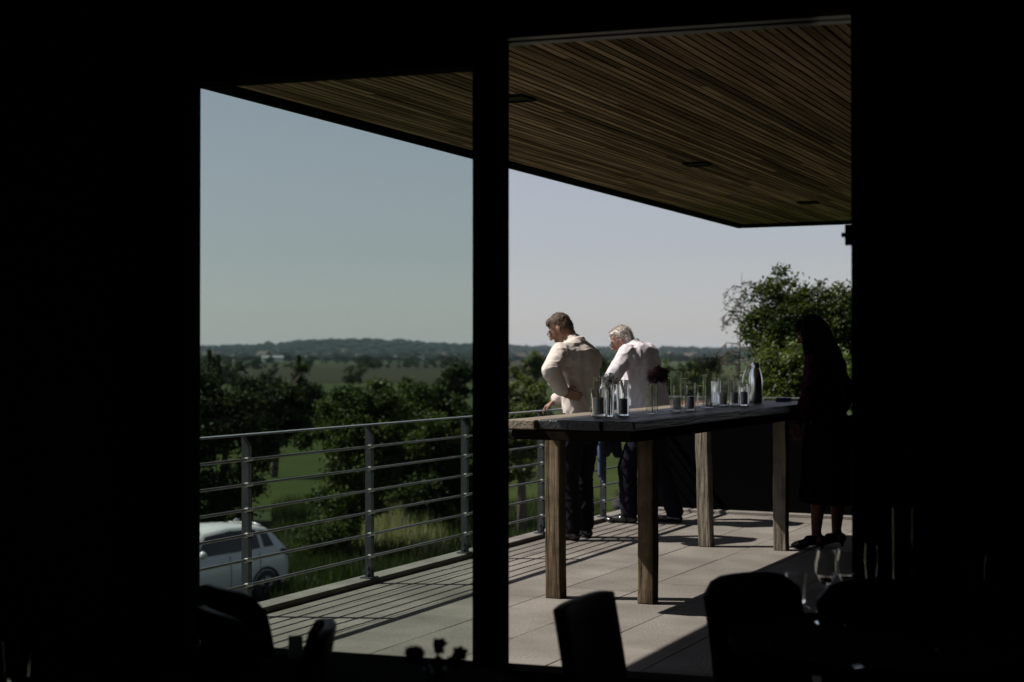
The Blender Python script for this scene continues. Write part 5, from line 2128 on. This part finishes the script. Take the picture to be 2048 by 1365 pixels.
# long grass and weeds on the bank under the railing
def blades(name, n_, fx, h0, h1, w_, m, parent=None, origin=None):
    P = np.zeros((n_, 3, 3))
    for i in range(n_):
        q = fx()
        h_ = rnd.uniform(h0, h1)
        a = rnd.uniform(0, 6.28)
        dx, dy = math.cos(a) * w_, math.sin(a) * w_
        ln = rnd.uniform(0, 0.45) * h_
        b_ = rnd.uniform(0, 6.28)
        P[i] = [(q.x - dx, q.y - dy, q.z), (q.x + dx, q.y + dy, q.z), (q.x + ln * math.cos(b_), q.y + ln * math.sin(b_), q.z + h_)]
    me = bpy.data.meshes.new(name)
    me.vertices.add(n_ * 3)
    me.vertices.foreach_set('co', P.astype(np.float32).ravel())
    me.loops.add(n_ * 3)
    me.loops.foreach_set('vertex_index', np.arange(n_ * 3, dtype=np.int32))
    me.polygons.add(n_)
    me.polygons.foreach_set('loop_start', np.arange(0, n_ * 3, 3, dtype=np.int32))
    me.materials.append(m)
    me.update(calc_edges=True)
    return link(bpy.data.objects.new(name, me), parent)


def bank_pt():
    x = rnd.uniform(545, 1200)
    d = 30 + 24 * rnd.random()
    p = at(x, HOR, d)
    if noise.noise(Vector((p.x * 0.35, p.y * 0.35, 0))) < -0.15 and rnd.random() < 0.7:
        return bank_pt()
    p.z = GZ
    return p


tag(blades('long_grass', 26000, bank_pt, 0.15, 0.55, 0.02, M['grass_blade']), 'rough long grass on the bank below the terrace', 'grass', kind='stuff')
for i, (x, y, n_, hh, wd, lab) in enumerate([(800, 1090, 900, 0.95, 0.55, 'broad clump of pale straw coloured seeding weeds seen through the railing'),
                                             (770, 1075, 500, 1.25, 0.28, 'tall narrow clump of pale seeding weeds beside the broad one'),
                                             (866, 1108, 350, 0.7, 0.25, 'small pale weed clump right of the broad one')]):
    p = on_z(x, y + 8, GZ)
    cx = p.copy()

    def clump():
        return Vector((rnd.gauss(0, wd), rnd.gauss(0, wd), 0))
    o = blades('seeding_weeds', n_, clump, hh * 0.4, hh, 0.018, M['pale_blade'])
    o.location = (cx.x, cx.y, GZ)
    tag(o, lab, 'weeds', 'pale weed clumps')
# leaning post and a potted plant beyond the railing
p = on_z(700, 1066, GZ)
mb = MB()
lean = Matrix.Rotation(0.35, 4, FV)
mb.tube([(0, 0, 0), RV * -0.16 + Vector((0, 0, 0.55))], [0.085, 0.085], 12)
mb.tube([RV * -0.16 + Vector((0, 0, 0.55)), RV * -0.165 + Vector((0, 0, 0.57))], [0.09, 0.07], 12)
o = mb.build('leaning_post', M['post_blue'])
o.location = (p.x, p.y, GZ)
tag(o, 'short leaning blue grey post under the forked tree', 'post')
p = on_z(1243, 1030, GZ)
pt_ = empty('potted_plant', (p.x, p.y, GZ + 0.05))
tag(pt_, 'round black pot with a grey green plant on the gravel beyond the railing', 'potted plant')
mb = MB()
mb.lathe([(0.001, 0), (0.20, 0), (0.30, 0.25), (0.29, 0.48), (0.26, 0.5), (0.24, 0.46), (0.001, 0.44)], n=24)
mb.build('pot', M['pot'], pt_)
pos = [(rnd.gauss(0, 0.14), rnd.gauss(0, 0.14), 0.55 + abs(rnd.gauss(0, 0.11))) for _ in range(700)]
leaf_mesh('foliage', pos, nr.uniform(0.03, 0.06, size=700), LEAF['dull'], nr.randint(0, 2, size=700), pt_)

# ------------------------------------------------------------------ haze
hm = bpy.data.materials.new('haze')
hm.use_nodes = True
ht = hm.node_tree
ht.nodes.remove(ht.nodes['Principled BSDF'])
pv = ht.nodes.new('ShaderNodeVolumePrincipled')
pv.inputs['Color'].default_value = (0.66, 0.83, 1.0, 1)
pv.inputs['Density'].default_value = 0.000038
pv.inputs['Anisotropy'].default_value = 0.2
ht.links.new(pv.outputs[0], ht.nodes['Material Output'].inputs['Volume'])
mb = MB()
mb.box(-8200, 8200, -8200, 8200, GZ - 2.5, 62.0)
tag(mb.build('haze', hm), 'thin blue summer haze over the valley', 'haze', kind='stuff')
